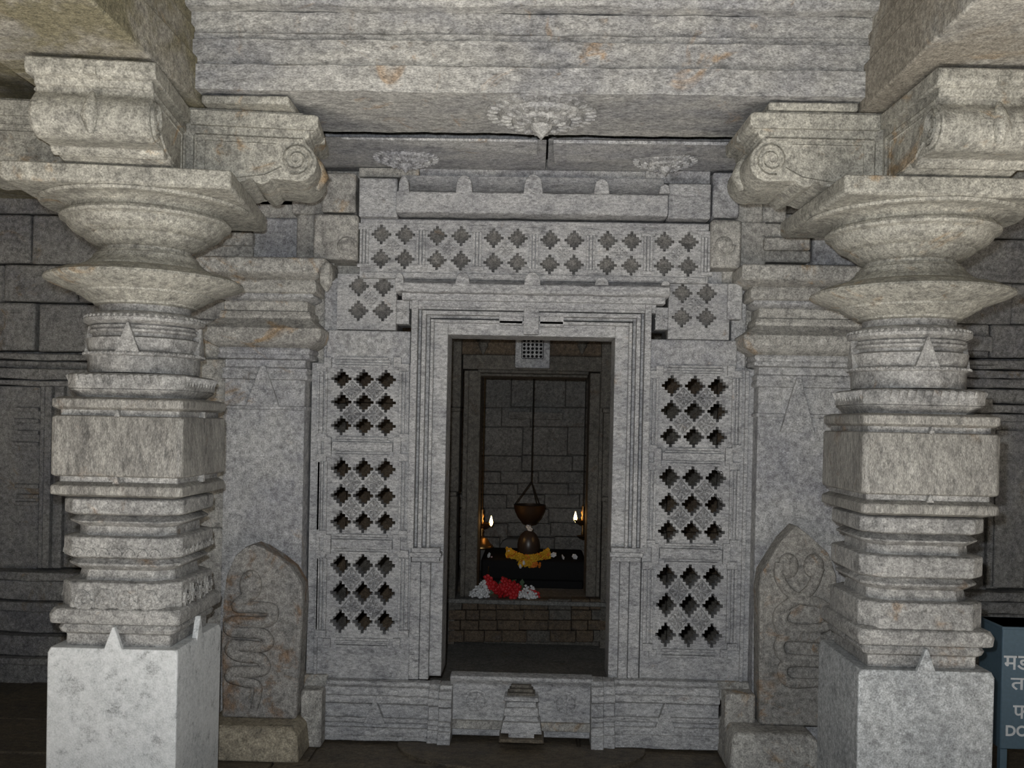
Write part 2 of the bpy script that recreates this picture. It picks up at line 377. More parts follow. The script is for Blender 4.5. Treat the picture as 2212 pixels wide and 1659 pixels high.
    # spike ornaments on the belt and base
    def spike(y0, y1, w, dep=.02, side=False, a=.25, Yf=3.61):
        zt_, zb_ = zf(y0, Yf), zf(y1, Yf); q = [(-w, zb_), (w, zb_), (.004, zt_), (-.004, zt_)]
        m = M()
        if not side: m.prism_y(q, -a-dep*.15, -a+.022)
        else: m.prism_x(q, a-.022, a+dep*.15)
        part('leaf_spike', m, ('base' if rich else 'base2') if y1 > 1300 else 'pillar', .003)
    for sd in (False, True):
        spike(1355, 1408, .038, .01, sd, .25)
        spike(885, 900, .012, .02, sd, .252); spike(1028, 1046, .014, .02, sd, .252)
    # tall triangular leaf on the drum, on the face to the viewer
    zt_, zb_ = zs(708), zs(768)
    for a in range(4):
        an = a*math.pi/2; q = M().prism_y([(-.045, zb_), (.045, zb_), (.004, zt_), (-.004, zt_)], -.228, -.18)
        part('leaf_spike', q.xform(Matrix.Rotation(an + (.10 if rich else -.05), 4, 'Z')), 'pillar', .002)
    # bead string, zigzag teeth and brackets
    m = M(); zb0 = zs(693)
    for j in range(56):
        a = 2*math.pi*j/56; m.ball((.228*math.cos(a), .228*math.sin(a), zb0), .008, 6, 4)
    o = part('bead_string', m, 'pillar', 0)
    m = M(); zb0 = zs(770)
    for j in range(72):
        a = 2*math.pi*j/72; m.ball((.231*math.cos(a), .231*math.sin(a), zb0), .006, 6, 4)
    part('bead_string', m, 'pillar', 0)
    a_, c_ = .234, .062; z0_, z1_ = zf(838, 3.62), zf(808, 3.62)
    for f in range(4):
        mat4 = Matrix.Rotation(f*math.pi/2, 4, 'Z'); m = M()
        for j in range(11):
            x = -(a_-c_) + (a_-c_)*2*(j+.5)/11; w = (a_-c_)/11*.8
            m.add([tuple(mat4 @ Vector(p)) for p in ((x-w, -a_, z1_), (x+w, -a_, z1_), (x, -a_, z0_+.012), (x, -a_-.016, z1_-.006))], [(0, 1, 3), (1, 2, 3), (2, 0, 3)])
        part('zigzag_carving', m, 'pillar', 0, 0)['kind'] = 'stuff'
    if rich:
        a_ = .236; zb_, zt2 = zf(1204, 3.62), zf(1184, 3.62)
        for f in range(4):
            mat4 = Matrix.Rotation(f*math.pi/2, 4, 'Z'); m = M()
            for j in range(7):
                x = -.15+.05*j
                pts = [mat4 @ Vector((x+.02*math.cos(t), -a_+.001, zb_+.006+max(0, math.sin(t))*.024)) for t in [math.pi*i/6 for i in range(7)]]
                m.tube(pts, .007, 5)
            part('arch_carving', m, 'pillar', 0)['kind'] = 'stuff'
        zc = zf(1298, 3.62)
        for f in range(4):
            mat4 = Matrix.Rotation(f*math.pi/2, 4, 'Z')
            for j in range(4):
                m = M(); x = -.126+.084*j; sg = 1 if j % 2 else -1
                pts = []
                for i in range(15):
                    t = i/14; ang = sg*(4.2*math.pi*t); r_ = .038*(1-t*.8)
                    pts.append(mat4 @ Vector((x+r_*math.cos(ang), -a_+.001, zc+r_*1.15*math.sin(ang))))
                m.tube(pts, .011, 6); part('scroll_carving', m, 'pillar', 0)
                xx = x+.042
                if j < 3: part('carved_divider', M().tube([mat4 @ Vector((xx, -a_+.001, zc-.05)), mat4 @ Vector((xx, -a_+.001, zc+.05))], .005, 5), 'pillar', 0)
    # cross-shaped bracket: core plus four arms with rolled ends
    za = za1
    def arm_profile():
        """(u, z): side view of an arm, u outwards from the axis"""
        L_ = .69; t = Z_SIDE
        q = [(0, za), (.36, za), (.42, za+.016)] + [(.485+.042*math.cos(math.radians(d)), za+.048+.042*math.sin(math.radians(d))) for d in (-155, -120, -85, -50, -25)]
        cx_, cz_, r_ = .625, za+.100, .076
        for i in range(10):
            an = -math.pi*.60 + i*math.pi*.90/9
            q.append((cx_+r_*math.cos(an), cz_+r_*math.sin(an)))
        q += [(.655, za+.176), (.655, za+.196), (.668, za+.198), (.672, za+.218), (L_, za+.224), (L_+.008, za+.238), (L_+.008, za+.276), (L_-.012, za+.282), (.645, za+.284), (.645, t-.001), (0, t-.001)]
        return q
    ar = arm_profile(); hw = .195
    part('bracket_core', M().stack([(.21, .03, za), (.21, .03, Z_SIDE-.001)], rot=rot), 'capital')
    sg = 1 if rich else -1
    part('bearing_stone', M().box(min(sg*.29, sg*.63), max(sg*.29, sg*.63), -.22, .20, Z_SIDE-.001, Z_SOF-.009), 'capital', .008)
    for k in range(4):
        an = (math.pi if k == 0 else 0 if k == 1 else -math.pi/2 if k == 2 else math.pi/2) + rot
        m = M().prism_y(ar, -hw, hw).xform(Matrix.Rotation(an, 4, 'Z'))
        a = part('bracket_arm', m, 'capital', .006)
        obj('arm_slab', M().prism_y([(.21, za+.224), (.692, za+.224), (.706, za+.238), (.706, za+.277), (.69, za+.284), (.21, za+.284)], -hw-.018, hw+.018).xform(Matrix.Rotation(an, 4, 'Z')), 'capital', a, .005)
        # spiral volute and a raised border on both cheeks
        for s_ in (-1, 1):
            v = M(); pts = []
            for i in range(30):
                t = i/29; ang = -.6*math.pi + t*4.4*math.pi; r_ = .066*(1-t*.86)
                pts.append((.620+r_*math.cos(ang), s_*(hw+.001), za+.108+r_*math.sin(ang)))
            v.tube(pts, [.011*(1-.5*i/29) for i in range(30)], 6)
            obj('volute', v.xform(Matrix.Rotation(an, 4, 'Z')), 'capital', a, 0, 60); v = M()
            v.tube([(.23, s_*hw, za+.186), (.645, s_*hw, za+.186)], .008, 6)
            v.tube([(.23, s_*hw, za+.01), (.23, s_*hw, za+.186)], .007, 6)
            v.tube([(.27, s_*hw, za+.01), (.27, s_*hw, za+.165), (.54, s_*hw, za+.165)], .004, 6)
            v.tube([(.30, s_*hw, za+.02), (.40, s_*hw, za+.024), (.50, s_*hw, za+.04), (.565, s_*hw, za+.075)], .006, 6)
            obj('raised_border', v.xform(Matrix.Rotation(an, 4, 'Z')), 'capital', a, 0, 60)
        # the rolled end carries a hanging bud, as seen on the face towards the viewer
        b = M().tube([(.672, 0, za+.176), (.688, 0, za+.14), (.698, 0, za+.09), (.685, 0, za+.035)], [.008, .020, .032, .010], 8)
        b.box(.69, .712, -.02, .02, za+.226, za+.25)
        obj('bud', b.xform(Matrix.Rotation(an, 4, 'Z')), 'capital', a, 0, 60)
    return P
pillar(XL, 'round carved stone pillar beside the doorway, scroll-carved bands above a pale bright base block', 309, True)
pillar(XR, 'carved stone pillar next to the blue donation box, plain octagon bands, grey base block', 1957, False)

# ---------------------------------------------------------------- shrine front wall
WB = thing('wall_back', 'carved grey stone front wall of the shrine around the doorway', 'wall', (0, YW, 0), kind='structure')
zc_top = ZC+.05
def wbox(px, Y, d, mat='wall', name='stone_block', bevel=.006): return pbox(name, px, Y, d, mat, WB, bevel)
# back masonry above and beside
wbox((560, 320, 790, 600), 5.0, .25, 'wallw'); wbox((1530, 330, 1680, 600), 5.0, .25, 'wallw')
wbox((770, 345, 1160, 480), 4.99, .25, 'wallw'); wbox((1160, 345, 1545, 480), 4.995, .25, 'wallw')
# slabs under the ceiling
wbox((775, 362, 905, 382), 4.86, .2, 'wallw'); wbox((905, 366, 1395, 386), 4.90, .2, 'wall'); wbox((1395, 368, 1535, 396), 4.87, .2, 'wall')
# side scroll blocks
def scroll_block(px, flip):
    x0, y0, x1, y1 = px
    b = wbox(px, 4.80, .22, 'wallw', bevel=.014)
    cx = x1-24 if not flip else x0+28
    c = at(cx, y0+72 if not flip else y0+55, 4.80)
    m = M(); pts = []
    for i in range(22):
        t = i/21; an = t*3.2*math.pi*(1 if not flip else -1); r_ = .052*(1-t*.8)
        pts.append((c.x+r_*math.cos(an), 4.80, c.z+r_*math.sin(an)))
    m.tube(pts, .010, 6); m.lathe([(.045, 0), (.04, .012), (.0, .016)], n=20)
    k = len(m.v)-60
    m.v = m.v[:k] + [(c.x+x, 4.80-z*.7, c.z+y) for x, y, z in m.v[k:]]
    obj('scroll', rel(m, WB), 'wallw', b, 0, 60).location = (0, 0, 0)
wbox((694, 372, 768, 458), 4.82, .2, 'wallw', bevel=.012); scroll_block((676, 462, 772, 560), False)
wbox((1540, 372, 1598, 470), 4.82, .2, 'wall', bevel=.012); scroll_block((1536, 474, 1602, 578), True)
for px, Yf in (((630, 360, 700, 462), 4.88), ((640, 462, 680, 562), 4.90), ((1590, 372, 1650, 480), 4.90), ((1596, 478, 1655, 575), 4.90),
               ((396, 560, 488, 690), 4.97), ((400, 690, 488, 775), 4.95), ((404, 775, 488, 880), 4.90), ((406, 880, 498, 1140), 4.88), ((404, 1140, 490, 1600), 4.90),
               ((1845, 560, 1980, 700), 4.97), ((1850, 700, 1975, 880), 4.93), ((1850, 880, 1960, 1240), 4.92), ((1850, 1240, 1960, 1600), 4.93)):
    wbox(px, Yf, .25, 'wallw', bevel=.012)
for px in ((650, 1458, 706, 1510), (1548, 1474, 1640, 1515)): wbox(px, 4.87, .15, 'wallw')
for px in ((660, 600, 704, 792), (1592, 604, 1642, 806)): wbox(px, 4.965, .12, 'wallw')
# upper corner panels and plain blocks beside the lintel
wbox((705, 714, 886, 786), 4.90, .25); wbox((1404, 734, 1592, 796), 4.90, .25)
wbox((1515, 572, 1612, 628), 4.94, .2); wbox((655, 556, 722, 600), 4.92, .2, 'wallw'); wbox((1572, 612, 1604, 690), 4.86, .2); wbox((1560, 580, 1600, 612), 4.93, .2, 'wallw')
wbox((700, 600, 730, 786), 4.93, .2); wbox((1580, 600, 1612, 800), 4.93, .2)

def corner_panel(px, cx, cy, name='lattice_panel'):
    Y = 4.88; x0, x1, z0, z1 = R(*px, Y); c = at(cx, cy, Y); s = at(cx+100, cy, Y).x - c.x; s /= 100
    u = 6.2*s; hs = [step_poly(c.x+dx*26.5*s, c.z+dz*26.5*s, u, u) for dx in (-1, 1) for dz in (-1, 1)]
    a = obj(name, rel(M().holes([(x0, z0), (x1, z0), (x1, z1), (x0, z1)], hs, Y, Y+.045), WB), 'carve', WB, .0015, 0)
    obj('panel_ground', rel(M().box(x0, x1, Y+.046, Y+.25, z0, z1), WB), 'recess', a, 0)
    obj('rosette', rel(rosette(.042).shift((c.x, Y, c.z)), WB), 'carve', a, 0, 0)
    return a
def rosette(r, petals=8):
    """diamond flower carved in relief, facing -Y, centred on the origin"""
    m = M()
    for j in range(petals):
        an = 2*math.pi*j/petals; L_ = r if j % 2 == 0 else r*.72; w = r*.20
        d = Vector((math.cos(an), 0, math.sin(an))); n_ = Vector((-math.sin(an), 0, math.cos(an)))
        a, b, tp, md = d*(r*.12), d*(L_*.62), d*L_, d*(L_*.6)+Vector((0, -r*.22, 0))
        ps = [a, b+n_*w, tp, b-n_*w, md]
        m.add([tuple(p_) for p_ in ps], [(0, 1, 4), (1, 2, 4), (2, 3, 4), (3, 0, 4)])
    m.ball((0, -.002, 0), (r*.16, r*.2, r*.16), 8, 6)
    q = [(r*1.02, 0), (0, r*1.02), (-r*1.02, 0), (0, -r*1.02)]
    for i in range(4):
        a, b = q[i], q[(i+1) % 4]
        m.tube([(a[0], 0, a[1]), (b[0], 0, b[1])], r*.075, 4)
    return m
corner_panel((728, 592, 856, 712), 801, 645); corner_panel((1444, 612, 1576, 733), 1500, 660)
for px in ((856, 648, 884, 700), (1416, 664, 1443, 712)):
    Y = 4.90; b = wbox(px, Y, .2, 'carve', bevel=.002); c = at((px[0]+px[2])/2, (px[1]+px[3])/2, Y)
    obj('rosette', rel(rosette(.034).shift((c.x, Y, c.z)), WB), 'carve', b, 0, 0)

# pierced frieze of six lattice squares
FZ = thing('lattice_frieze', 'long carved stone frieze of six stepped-diamond squares over the doorway', 'frieze', (0, 4.86, 0))
cxs = [849, 970, 1092, 1214, 1338, 1461]; cys = [533, 536, 541, 545, 547, 549]
Y = 4.84; x0, x1, z0, z1 = R(778, 478, 1530, 606, Y)
s = (at(1200, 540, Y).x-at(1100, 540, Y).x)/100; hs = []
fc = [at(a, b, Y) for a, b in zip(cxs, cys)]
for c in fc:
    hs += [step_poly(c.x+dx*26*s, c.z+dz*26.5*s, 6.1*s, 6.1*s) for dx in (-1, 1) for dz in (-1, 1)]
obj('lattice_slab', rel(M().holes([(x0, z0), (x1, z0), (x1, z1), (x0, z1)], hs, Y, Y+.05), FZ), 'carve', FZ, .0015, 0)
obj('panel_ground', rel(M().box(x0, x1, Y+.051, Y+.2, z0, z1), FZ), 'recess', FZ, 0)
ro = rosette(.038).mesh('rosette', MT['carve'], 0)
for c in fc:
    o = link('rosette', ro, FZ); o.location = Vector((c.x, Y, c.z)) - FZ.location
for i in range(7):
    if i in (0, 6): xm = fc[0].x-62*s if i == 0 else fc[5].x+62*s; zc = fc[0 if i == 0 else 5].z
    else: xm = (fc[i-1].x+fc[i].x)/2; zc = (fc[i-1].z+fc[i].z)/2
    m = M(); w = 7*s
    for k in (-1, 0, 1): m.box(xm+k*w-w*.36, xm+k*w+w*.36, Y-.016, Y+.004, zc-38*s, zc+36*s)
    m.box(xm-15*s, xm+15*s, Y-.012, Y+.004, zc+36*s, zc+43*s); m.box(xm-18*s, xm+18*s, Y-.009, Y+.004, zc+43*s, zc+50*s)
    m.box(xm-15*s, xm+15*s, Y-.012, Y+.004, zc-46*s, zc-38*s)
    obj('pilaster_strip', rel(m, FZ), 'carve', FZ, .0015, 0)
for py, h in ((484, 8), (599, 10)):
    xa, xb, za, zb = R(785, py-h/2, 1524, py+h/2, Y); obj('border', rel(M().box(xa, xb, Y-.008, Y+.004, za, zb), FZ), 'carve', FZ, .002)

# eaves (upper and lower) with upright rounded teeth
def eave(label, x0, x1, yt, yb, ysof, teeth, ytop, Yf, mat, sides=()):
    E = thing('eave_cornice', label, 'cornice', (0, Yf, 0))
    xm = (x0+x1)/2; X0, X1 = XP(x0, yt, Yf), XP(x1, yt, Yf)
    zt_, zb_, zs_ = ZP(xm, yt, Yf), ZP(xm, yb, Yf), ZP(xm, ysof, Yf+.12)
    ztop = ZP(xm, ytop, Yf+.10)
    obj('eave_slab', rel(M().hewn_x([(Yf+.02, zt_), (Yf, zt_-.012), (Yf, zb_+.01), (Yf+.008, zb_), (Yf+.06, min(zs_, zb_-.004)), (Yf+.16, min(zs_, zb_-.004)), (Yf+.16, zt_)], X0, X1, 60, .0028), E), mat, E, .004)
    pts = [(Yf+.03, zt_-.005)] + [(Yf+.03+.07*math.sin(t*math.pi/2)**1.0, zt_-.005+(ztop-zt_)*t) for t in (.25, .5, .75, 1)] + [(Yf+.16, ztop), (Yf+.16, zt_-.005)]
    obj('cavetto', rel(M().prism_x(pts, X0+.01, X1-.01), E), mat, E, .002)
    for a, b, top in teeth:
        xa, xb = XP(a, yt, Yf), XP(b, yt, Yf); zz = ZP((a+b)/2, top, Yf); zq = ZP((a+b)/2, yt, Yf)-.012; w = (xb-xa)/2; cx = (xa+xb)/2; h = zz-zq
        q = [(xa, zq)] + [(cx-w*.9*math.cos(t)*1.0, zq+h*(.45+.55*math.sin(t))) for t in [math.pi*i/10 for i in range(11)]] + [(xb, zq)]
        obj('tooth', rel(M().prism_y(q, Yf-.004, Yf+.12), E), mat, E, .004)
    for px in sides: 
        xa, xb, za, zb = R(*px, Yf+.03); obj('end_block', rel(M().box(xa, xb, Yf+.03, Yf+.2, za, zb), E), mat, E, .008)
    return E
eave('broad upper stone eave with five upright rounded teeth above the lattice frieze', 856, 1444, 413, 461, 474,
     [(860, 884, 380), (984, 1021, 378), (1131, 1173, 376), (1283, 1317, 386), (1424, 1448, 398)], 380, 4.76, 'carve', ((775, 384, 858, 468), (1444, 396, 1536, 472)))
eave('slim lower stone eave with five teeth directly above the door lintel', 853, 1448, 611, 634, 642,
     [(853, 872, 588), (983, 1015, 588), (1132, 1168, 588), (1285, 1315, 598), (1429, 1448, 606)], 593, 4.78, 'carve')

# ---------------------------------------------------------------- door surround
D1 = thing('door_1', 'carved stone door surround with nested bands framing the dark shrine opening', 'doorway', (0, YW, 0), kind='structure')
def fr(px_l, px_r, top, w_px, Yf, dep, bot=1190, mat='carve', name='jamb_band'):
    """one nested band: two jambs and a head; px_l/px_r are the inner edges at the door's mid height"""
    sl = lambda x, y: x - .022*(y-900)
    a0, a1 = XP(px_l-w_px, 960, Yf), XP(px_l, 960, Yf); b0, b1 = XP(px_r, 960, Yf), XP(px_r+w_px, 960, Yf)
    zt0, zt1 = ZP(1145, top, Yf), ZP(1145, top-w_px, Yf); zb = ZP(1145, bot, Yf)
    obj(name, rel(M().box(a0, a1, Yf, Yf+dep, zb, zt1), D1), mat, D1, .003)
    obj(name, rel(M().box(b0, b1, Yf, Yf+dep, zb, zt1), D1), mat, D1, .003)
    obj('head_band', rel(M().box(a1, b0, Yf, Yf+dep, zt0, zt1), D1), mat, D1, .003)
fr(963, 1324, 726, 30, 4.92, .24, 1466)
fr(932, 1354, 700, 7, 4.885, .2); fr(924, 1362, 691, 8, 4.915, .2); fr(915, 1370, 683, 9, 4.868, .2)
fr(905, 1380, 674, 7, 4.91, .2); fr(897, 1388, 666, 14, 4.855, .2)
# fascia under the lower eave
for px, Yf in (((868, 634, 1438, 652), 4.83), ((885, 650, 1418, 672), 4.87)):
    xa, xb, za, zb = R(*px, Yf); obj('fascia', rel(M().box(xa, xb, Yf, Yf+.2, za, zb), D1), 'carve', D1, .004)
# dedicatory block and side panels on the lintel
for px, Yf in (((1078, 678, 1130, 702), 4.885), ((1165, 682, 1218, 706), 4.885), ((1131, 656, 1164, 722), 4.865)):
    xa, xb, za, zb = R(*px, Yf); obj('lintel_block', rel(M().box(xa, xb, Yf, Yf+.15, za, zb), D1), 'carve', D1, .004)
# ringed pilaster feet of the jambs
for a, b in ((888, 950), (1320, 1386)):
    for y0, y1, e, Yf in ((1184, 1194, 0, 4.86), (1194, 1204, 3, 4.85), (1204, 1214, -1, 4.87)):
        xa, xb, za, zb = R(a-e, y0, b+e, y1, Yf); obj('jamb_ring', rel(M().box(xa, xb, Yf, Yf+.12, za, zb), D1), 'carve', D1, .004)
    w = (b-a)
    for f0, f1, Yf in ((0, .36, 4.885), (.37, .70, 4.875)) if a < 1000 else ((.32, .62, 4.875), (.63, 1, 4.885)):
        xa, xb, za, zb = R(a+w*f0-4, 1214, a+w*f1-4, 1468, Yf); obj('jamb_foot', rel(M().box(xa, xb, Yf, Yf+.15, za, zb), D1), 'carve', D1, .005)
# sill with two roundels and the reveal
zsil = ZP(1140, 1462, 4.82)
xa, xb = XP(972, 1520, 4.84), XP(1280, 1520, 4.84)
obj('sill', rel(M().prism_x([(4.84, 0.02), (4.84, zsil-.05), (4.81, zsil-.02), (4.81, zsil-.004), (4.85, zsil), (4.90, zsil), (4.93, zsil-.08), (4.93, 0.02)], xa, xb), D1), 'carve', D1, .006)
for cx, cy in ((1028, 1514), (1222, 1520)):
    c = at(cx, cy, 4.84); m = M().lathe([(.062, 0), (.062, .008), (.05, .012), (.046, .005), (.012, .007), (.008, .014)], n=28)
    for j in range(8):
        an = 2*math.pi*j/8; m.tube([(.014*math.cos(an), .014*math.sin(an), .007), (.044*math.cos(an), .044*math.sin(an), .009)], [.004, .009], 5)
    m.v = [(c.x+x, 4.84-z, c.z+y) for x, y, z in m.v]
    obj('roundel', rel(m, D1), 'carve', D1, 0, 50)
xa, xb, za, zb = R(975, 1560, 1280, 1578, 4.82); obj('sill_fillet', rel(M().box(xa, xb, 4.815, 4.9, za, zb), D1), 'wallw', D1, .004)

# stepped block projecting from the sill
SB = thing('threshold_block', 'small stepped stone block projecting below the middle of the door sill', 'step', (XP(1126, 1560, 4.72), 4.72, 0))
def lay(y0, y1, w0, w1, Yf, mat='carve', name='block_tier'):
    cx = 1126; X0, X1, Z0, Z1 = R(cx-w0, y0, cx+w0, y1, Yf); e = (w1-w0)/w0*(X1-X0)/2
    obj(name, rel(M().rect_stack([(X0-e, X1+e, Yf, 4.86, Z0), (X0, X1, Yf, 4.86, Z1)]), SB), mat, SB, .004)
lay(1480, 1487, 22, 22, 4.80, 'dim'); lay(1489, 1496, 26, 26, 4.78, 'dim'); lay(1498, 1505, 30, 30, 4.76, 'dim'); lay(1507, 1516, 36, 38, 4.73)
lay(1517, 1530, 32, 32, 4.74); lay(1530, 1548, 36, 38, 4.72); lay(1548, 1562, 34, 40, 4.73); lay(1562, 1586, 40, 45, 4.70)
lay(1586, 1598, 28, 28, 4.69); lay(1598, 1606, 46, 50, 4.66, 'floor')

# ---------------------------------------------------------------- base mouldings left and right of the door
def base_run(x0, x1, label, tri, steps, sgn):
    B = thing('base_moulding', label, 'moulding', (0, 4.8, 0))
    xm = (x0+x1)/2; Z = lambda y, Yf: ZP(xm, y, Yf)
    def run(xa, xb, off):
        q = [(4.9, Z(1470, 4.86)), (4.84-off, Z(1472, 4.84)), (4.83-off, Z(1480, 4.83)), (4.80-off, Z(1486, 4.80)), (4.795-off, Z(1500, 4.8)), (4.775-off, Z(1504, 4.78)), (4.77-off, Z(1519, 4.77)),
             (4.80-off, Z(1521, 4.80)), (4.80-off, Z(1548, 4.80)), (4.77-off, Z(1551, 4.77)), (4.77-off, Z(1560, 4.77)), (4.785-off, Z(1562, 4.78)), (4.785-off, Z(1570, 4.78)), (4.76-off, Z(1573, 4.76)), (4.755-off, Z(1588, 4.76)), (4.74-off, Z(1590, 4.74)), (4.74-off, .012), (4.9, .012)]
        obj('moulding_run', rel(M().hewn_x(q, XP(xa, 1530, 4.78), XP(xb, 1530, 4.78), max(3, int(abs(xb-xa)/8)), .0022), B), 'carve', B, .004)
    run(x0, x1, 0)
    for a, b, off in steps: run(a, b, off)
    t = at(tri[0], tri[1], 4.775); b = at(tri[0], tri[2], 4.775)
    obj('triangle_leaf', rel(M().prism_y([(t.x-.055, b.z), (t.x+.055, b.z), (t.x, t.z)], 4.762, 4.81), B), 'carve', B, .003)
base_run(698, 925, 'moulded stone base course under the left pierced screen with one triangular leaf', (810, 1507, 1562), ((925, 948, .02), (948, 976, .04)), 1)
base_run(1328, 1555, 'moulded stone base course under the right pierced screen with one triangular leaf', (1437, 1516, 1580), ((1303, 1328, .02), (1276, 1303, .04)), -1)

# ---------------------------------------------------------------- pierced screens
def screen(label, px, cols, rows, xslope, bars, side):
    S = thing('pierced_screen', label, 'stone screen', (0, 4.9, 0), 'pierced stone screens beside the doorway')
    Y = 4.90; x0, x1, z0, z1 = R(*px, Y); s = (at(1200, 900, Y).x-at(1100, 900, Y).x)/100; hs = []; ros = []
    for pr in rows:
        cc = [[at(c + xslope*(ry-900), ry + (c-cols[1])*.02, Y) for c in cols] for ry in pr]
        dz = (cc[0][0].z-cc[2][0].z)/2; uz = dz/s/7.35
        for rw in cc: hs += [step_poly(c.x, c.z, 6.3*s, uz*.88*s) for c in rw]
        ros += [((cc[i][j].x+cc[i+1][j+1].x)/2, (cc[i][j].z+cc[i+1][j+1].z)/2, dz) for i in (0, 1) for j in (0, 1)]
    obj('screen_slab', rel(M().holes([(x0, z0), (x1, z0), (x1, z1), (x0, z1)], hs, Y, Y+.085), S), 'carve', S, .0015, 0)
    ro = rosette(.047).mesh('rosette', MT['carve'], 0)
    for x, z, dz in ros:
        o = link('rosette', ro, S); o.location = Vector((x, Y, z)) - S.location; o.scale = (1, 1.9, dz/(50*s)*.98)
    # moulded cross bars with little square ends
    for by0, by1 in bars:
        by = (by0+by1)/2; off = xslope*(by-900); c0, c1 = cols[0]+off-32, cols[2]+off+30
        m = M()
        for a, b, dx, p in ((by0, by0+5, 10, .010), (by0+6, by0+10, 6, .006), (by0+11, by1-11, 0, .013), (by1-10, by1-6, 6, .006), (by1-5, by1, 10, .010)):
            if b > a:
                xa, xb, za, zb = R(c0+dx+14, a, c1-dx-14, b, Y); m.box(xa, xb, Y-p*1.7, Y+.004, za, zb)
        obj('cross_bar', rel(m, S), 'carve', S, .002)
        for cx in (c0+4, c1-4):
            xa, xb, za, zb = R(cx-8, by0, cx+8, by1, Y); obj('end_block', rel(M().box(xa, xb, Y-.02, Y+.004, za, zb), S), 'carve', S, .003)
    # fluted side strips
    for pr in rows:
        ya, yb = pr[0]-28, pr[2]+28
        for c, sg in ((cols[0], -1), (cols[2], 1)):
            off = xslope*(pr[1]-900); m = M()
            for k, w in ((32, 5), (40, 3.5), (48, 6)):
                xa, xb, za, zb = R(c+off+sg*k-w/2, ya+12, c+off+sg*k+w/2, yb-12, Y); m.box(xa, xb, Y-.015, Y+.004, za, zb)
            obj('side_strip', rel(m, S), 'carve', S, .0015)
            for yy in (ya+3, yb-3):
                xa, xb, za, zb = R(c+off+sg*41-11, yy-8, c+off+sg*41+11, yy+8, Y); obj('strip_block', rel(M().box(xa, xb, Y-.019, Y+.004, za, zb), S), 'carve', S, .003)
    return S
screen('grey stone screen left of the doorway, pierced by three panels of nine stepped holes', (668, 786, 889, 1470),
       [737, 785, 833], [[819, 869, 920], [1013, 1071, 1128], [1221, 1281, 1343]], -.005, [(772, 794), (944, 986), (1154, 1196), (1378, 1398)], -1)
screen('grey stone screen right of the doorway, pierced by three panels of nine stepped holes', (1388, 796, 1622, 1482),
       [1450, 1500, 1550], [[834, 888, 944], [1032, 1090, 1149], [1246, 1308, 1372]], -.026, [(790, 812), (968, 1006), (1174, 1218), (1402, 1420)], 1)
for px in ((640, 780, 670, 1480), (1612, 796, 1650, 1495)): wbox(px, 4.97, .12, 'wall')
for px in ((683, 786, 690, 1466), (1604, 800, 1612, 1480)): wbox(px, 4.885, .1, 'carve', 'edge_strip', .003)

# ---------------------------------------------------------------- pilasters with moulded capitals behind the pillars
def pilaster(label, xe, sg, xo, ytab, group):
    """xe: px of the shaft edge next to the screen, xo: px of the far edge, sg: -1 when the shaft lies left of xe"""
    Y0 = 4.80; Pl = thing('wall_pilaster', label, 'pilaster', (XP((xe+xo)/2, 1000, Y0), Y0, 0), group)
    dy = 14 if sg > 0 else 0
    Xe, Xo = XP(xe, 900, Y0), XP(xo, 900, Y0)
    def tier(name, prof, mat='wall'):
        rs = []
        for y, p in prof:
            z = ZP(xe, y+dy, Y0-p); a, b = (Xo-p, Xe+p) if sg < 0 else (Xe-p, Xo+p)
            rs.append((a, b, Y0-p, 5.02, z))
        obj(name, rel(M().rect_stack(rs[::-1]), Pl), mat, Pl, .004)
    tier('top_slab', [(556, .11), (559, .118), (586, .118), (590, .11), (606, .045)], 'wallw')
    tier('moulding', [(604, .05), (612, .062), (630, .062), (634, .05)], 'wallw')
    tier('moulding', [(634, .04), (640, .045), (646, .03), (652, .0)])
    tier('moulding', [(650, 0), (653, .008), (672, .008), (674, .0)], 'wallw')
    tier('moulding', [(673, .02), (684, .03), (688, .025), (700, .06), (709, .098), (724, .098), (736, .085), (752, .03)], 'wallw')
    tier('moulding', [(751, .02), (757, .03), (764, .02), (768, .03), (776, .03), (779, .0)])
    tier('shaft', [(778, 0), (1600, 0)])
    tier('shaft_band', [(792, -.01), (797, .012), (804, .012), (806, .004), (812, .014), (820, .014), (824, -.01)])
    tier('shaft_band', [(877, -.01), (879, .010), (886, .010), (888, -.01)])
    cxp = (xe+xo)/2 if sg < 0 else xe+86
    t = at(cxp, 790+dy*2, Y0); b = at(cxp, 878+dy*4, Y0)
    obj('leaf_spike', rel(M().prism_y([(t.x-.085, b.z), (t.x+.085, b.z), (t.x+.012, t.z), (t.x-.012, t.z)], Y0-.028, Y0+.01), Pl), 'wall', Pl, .004)
    if sg < 0: # hanging drop at the corner of the top slab
        c = at(703, 600, 4.69); obj('corner_drop', rel(M().tube([(c.x, 4.70, c.z+.07), (c.x, 4.69, c.z+.03), (c.x+.003, 4.69, c.z-.03), (c.x+.005, 4.70, c.z-.065)], [.02, .036, .03, .006], 8), Pl), 'wallw', Pl, 0)
pilaster('flat wall pilaster with stepped capital between the scroll-banded pillar and left screen', 657, -1, 484, None, 'wall pilasters behind the pillars')
pilaster('flat wall pilaster with stepped capital between the right screen and plain-banded pillar', 1637, 1, 1855, None, 'wall pilasters behind the pillars')
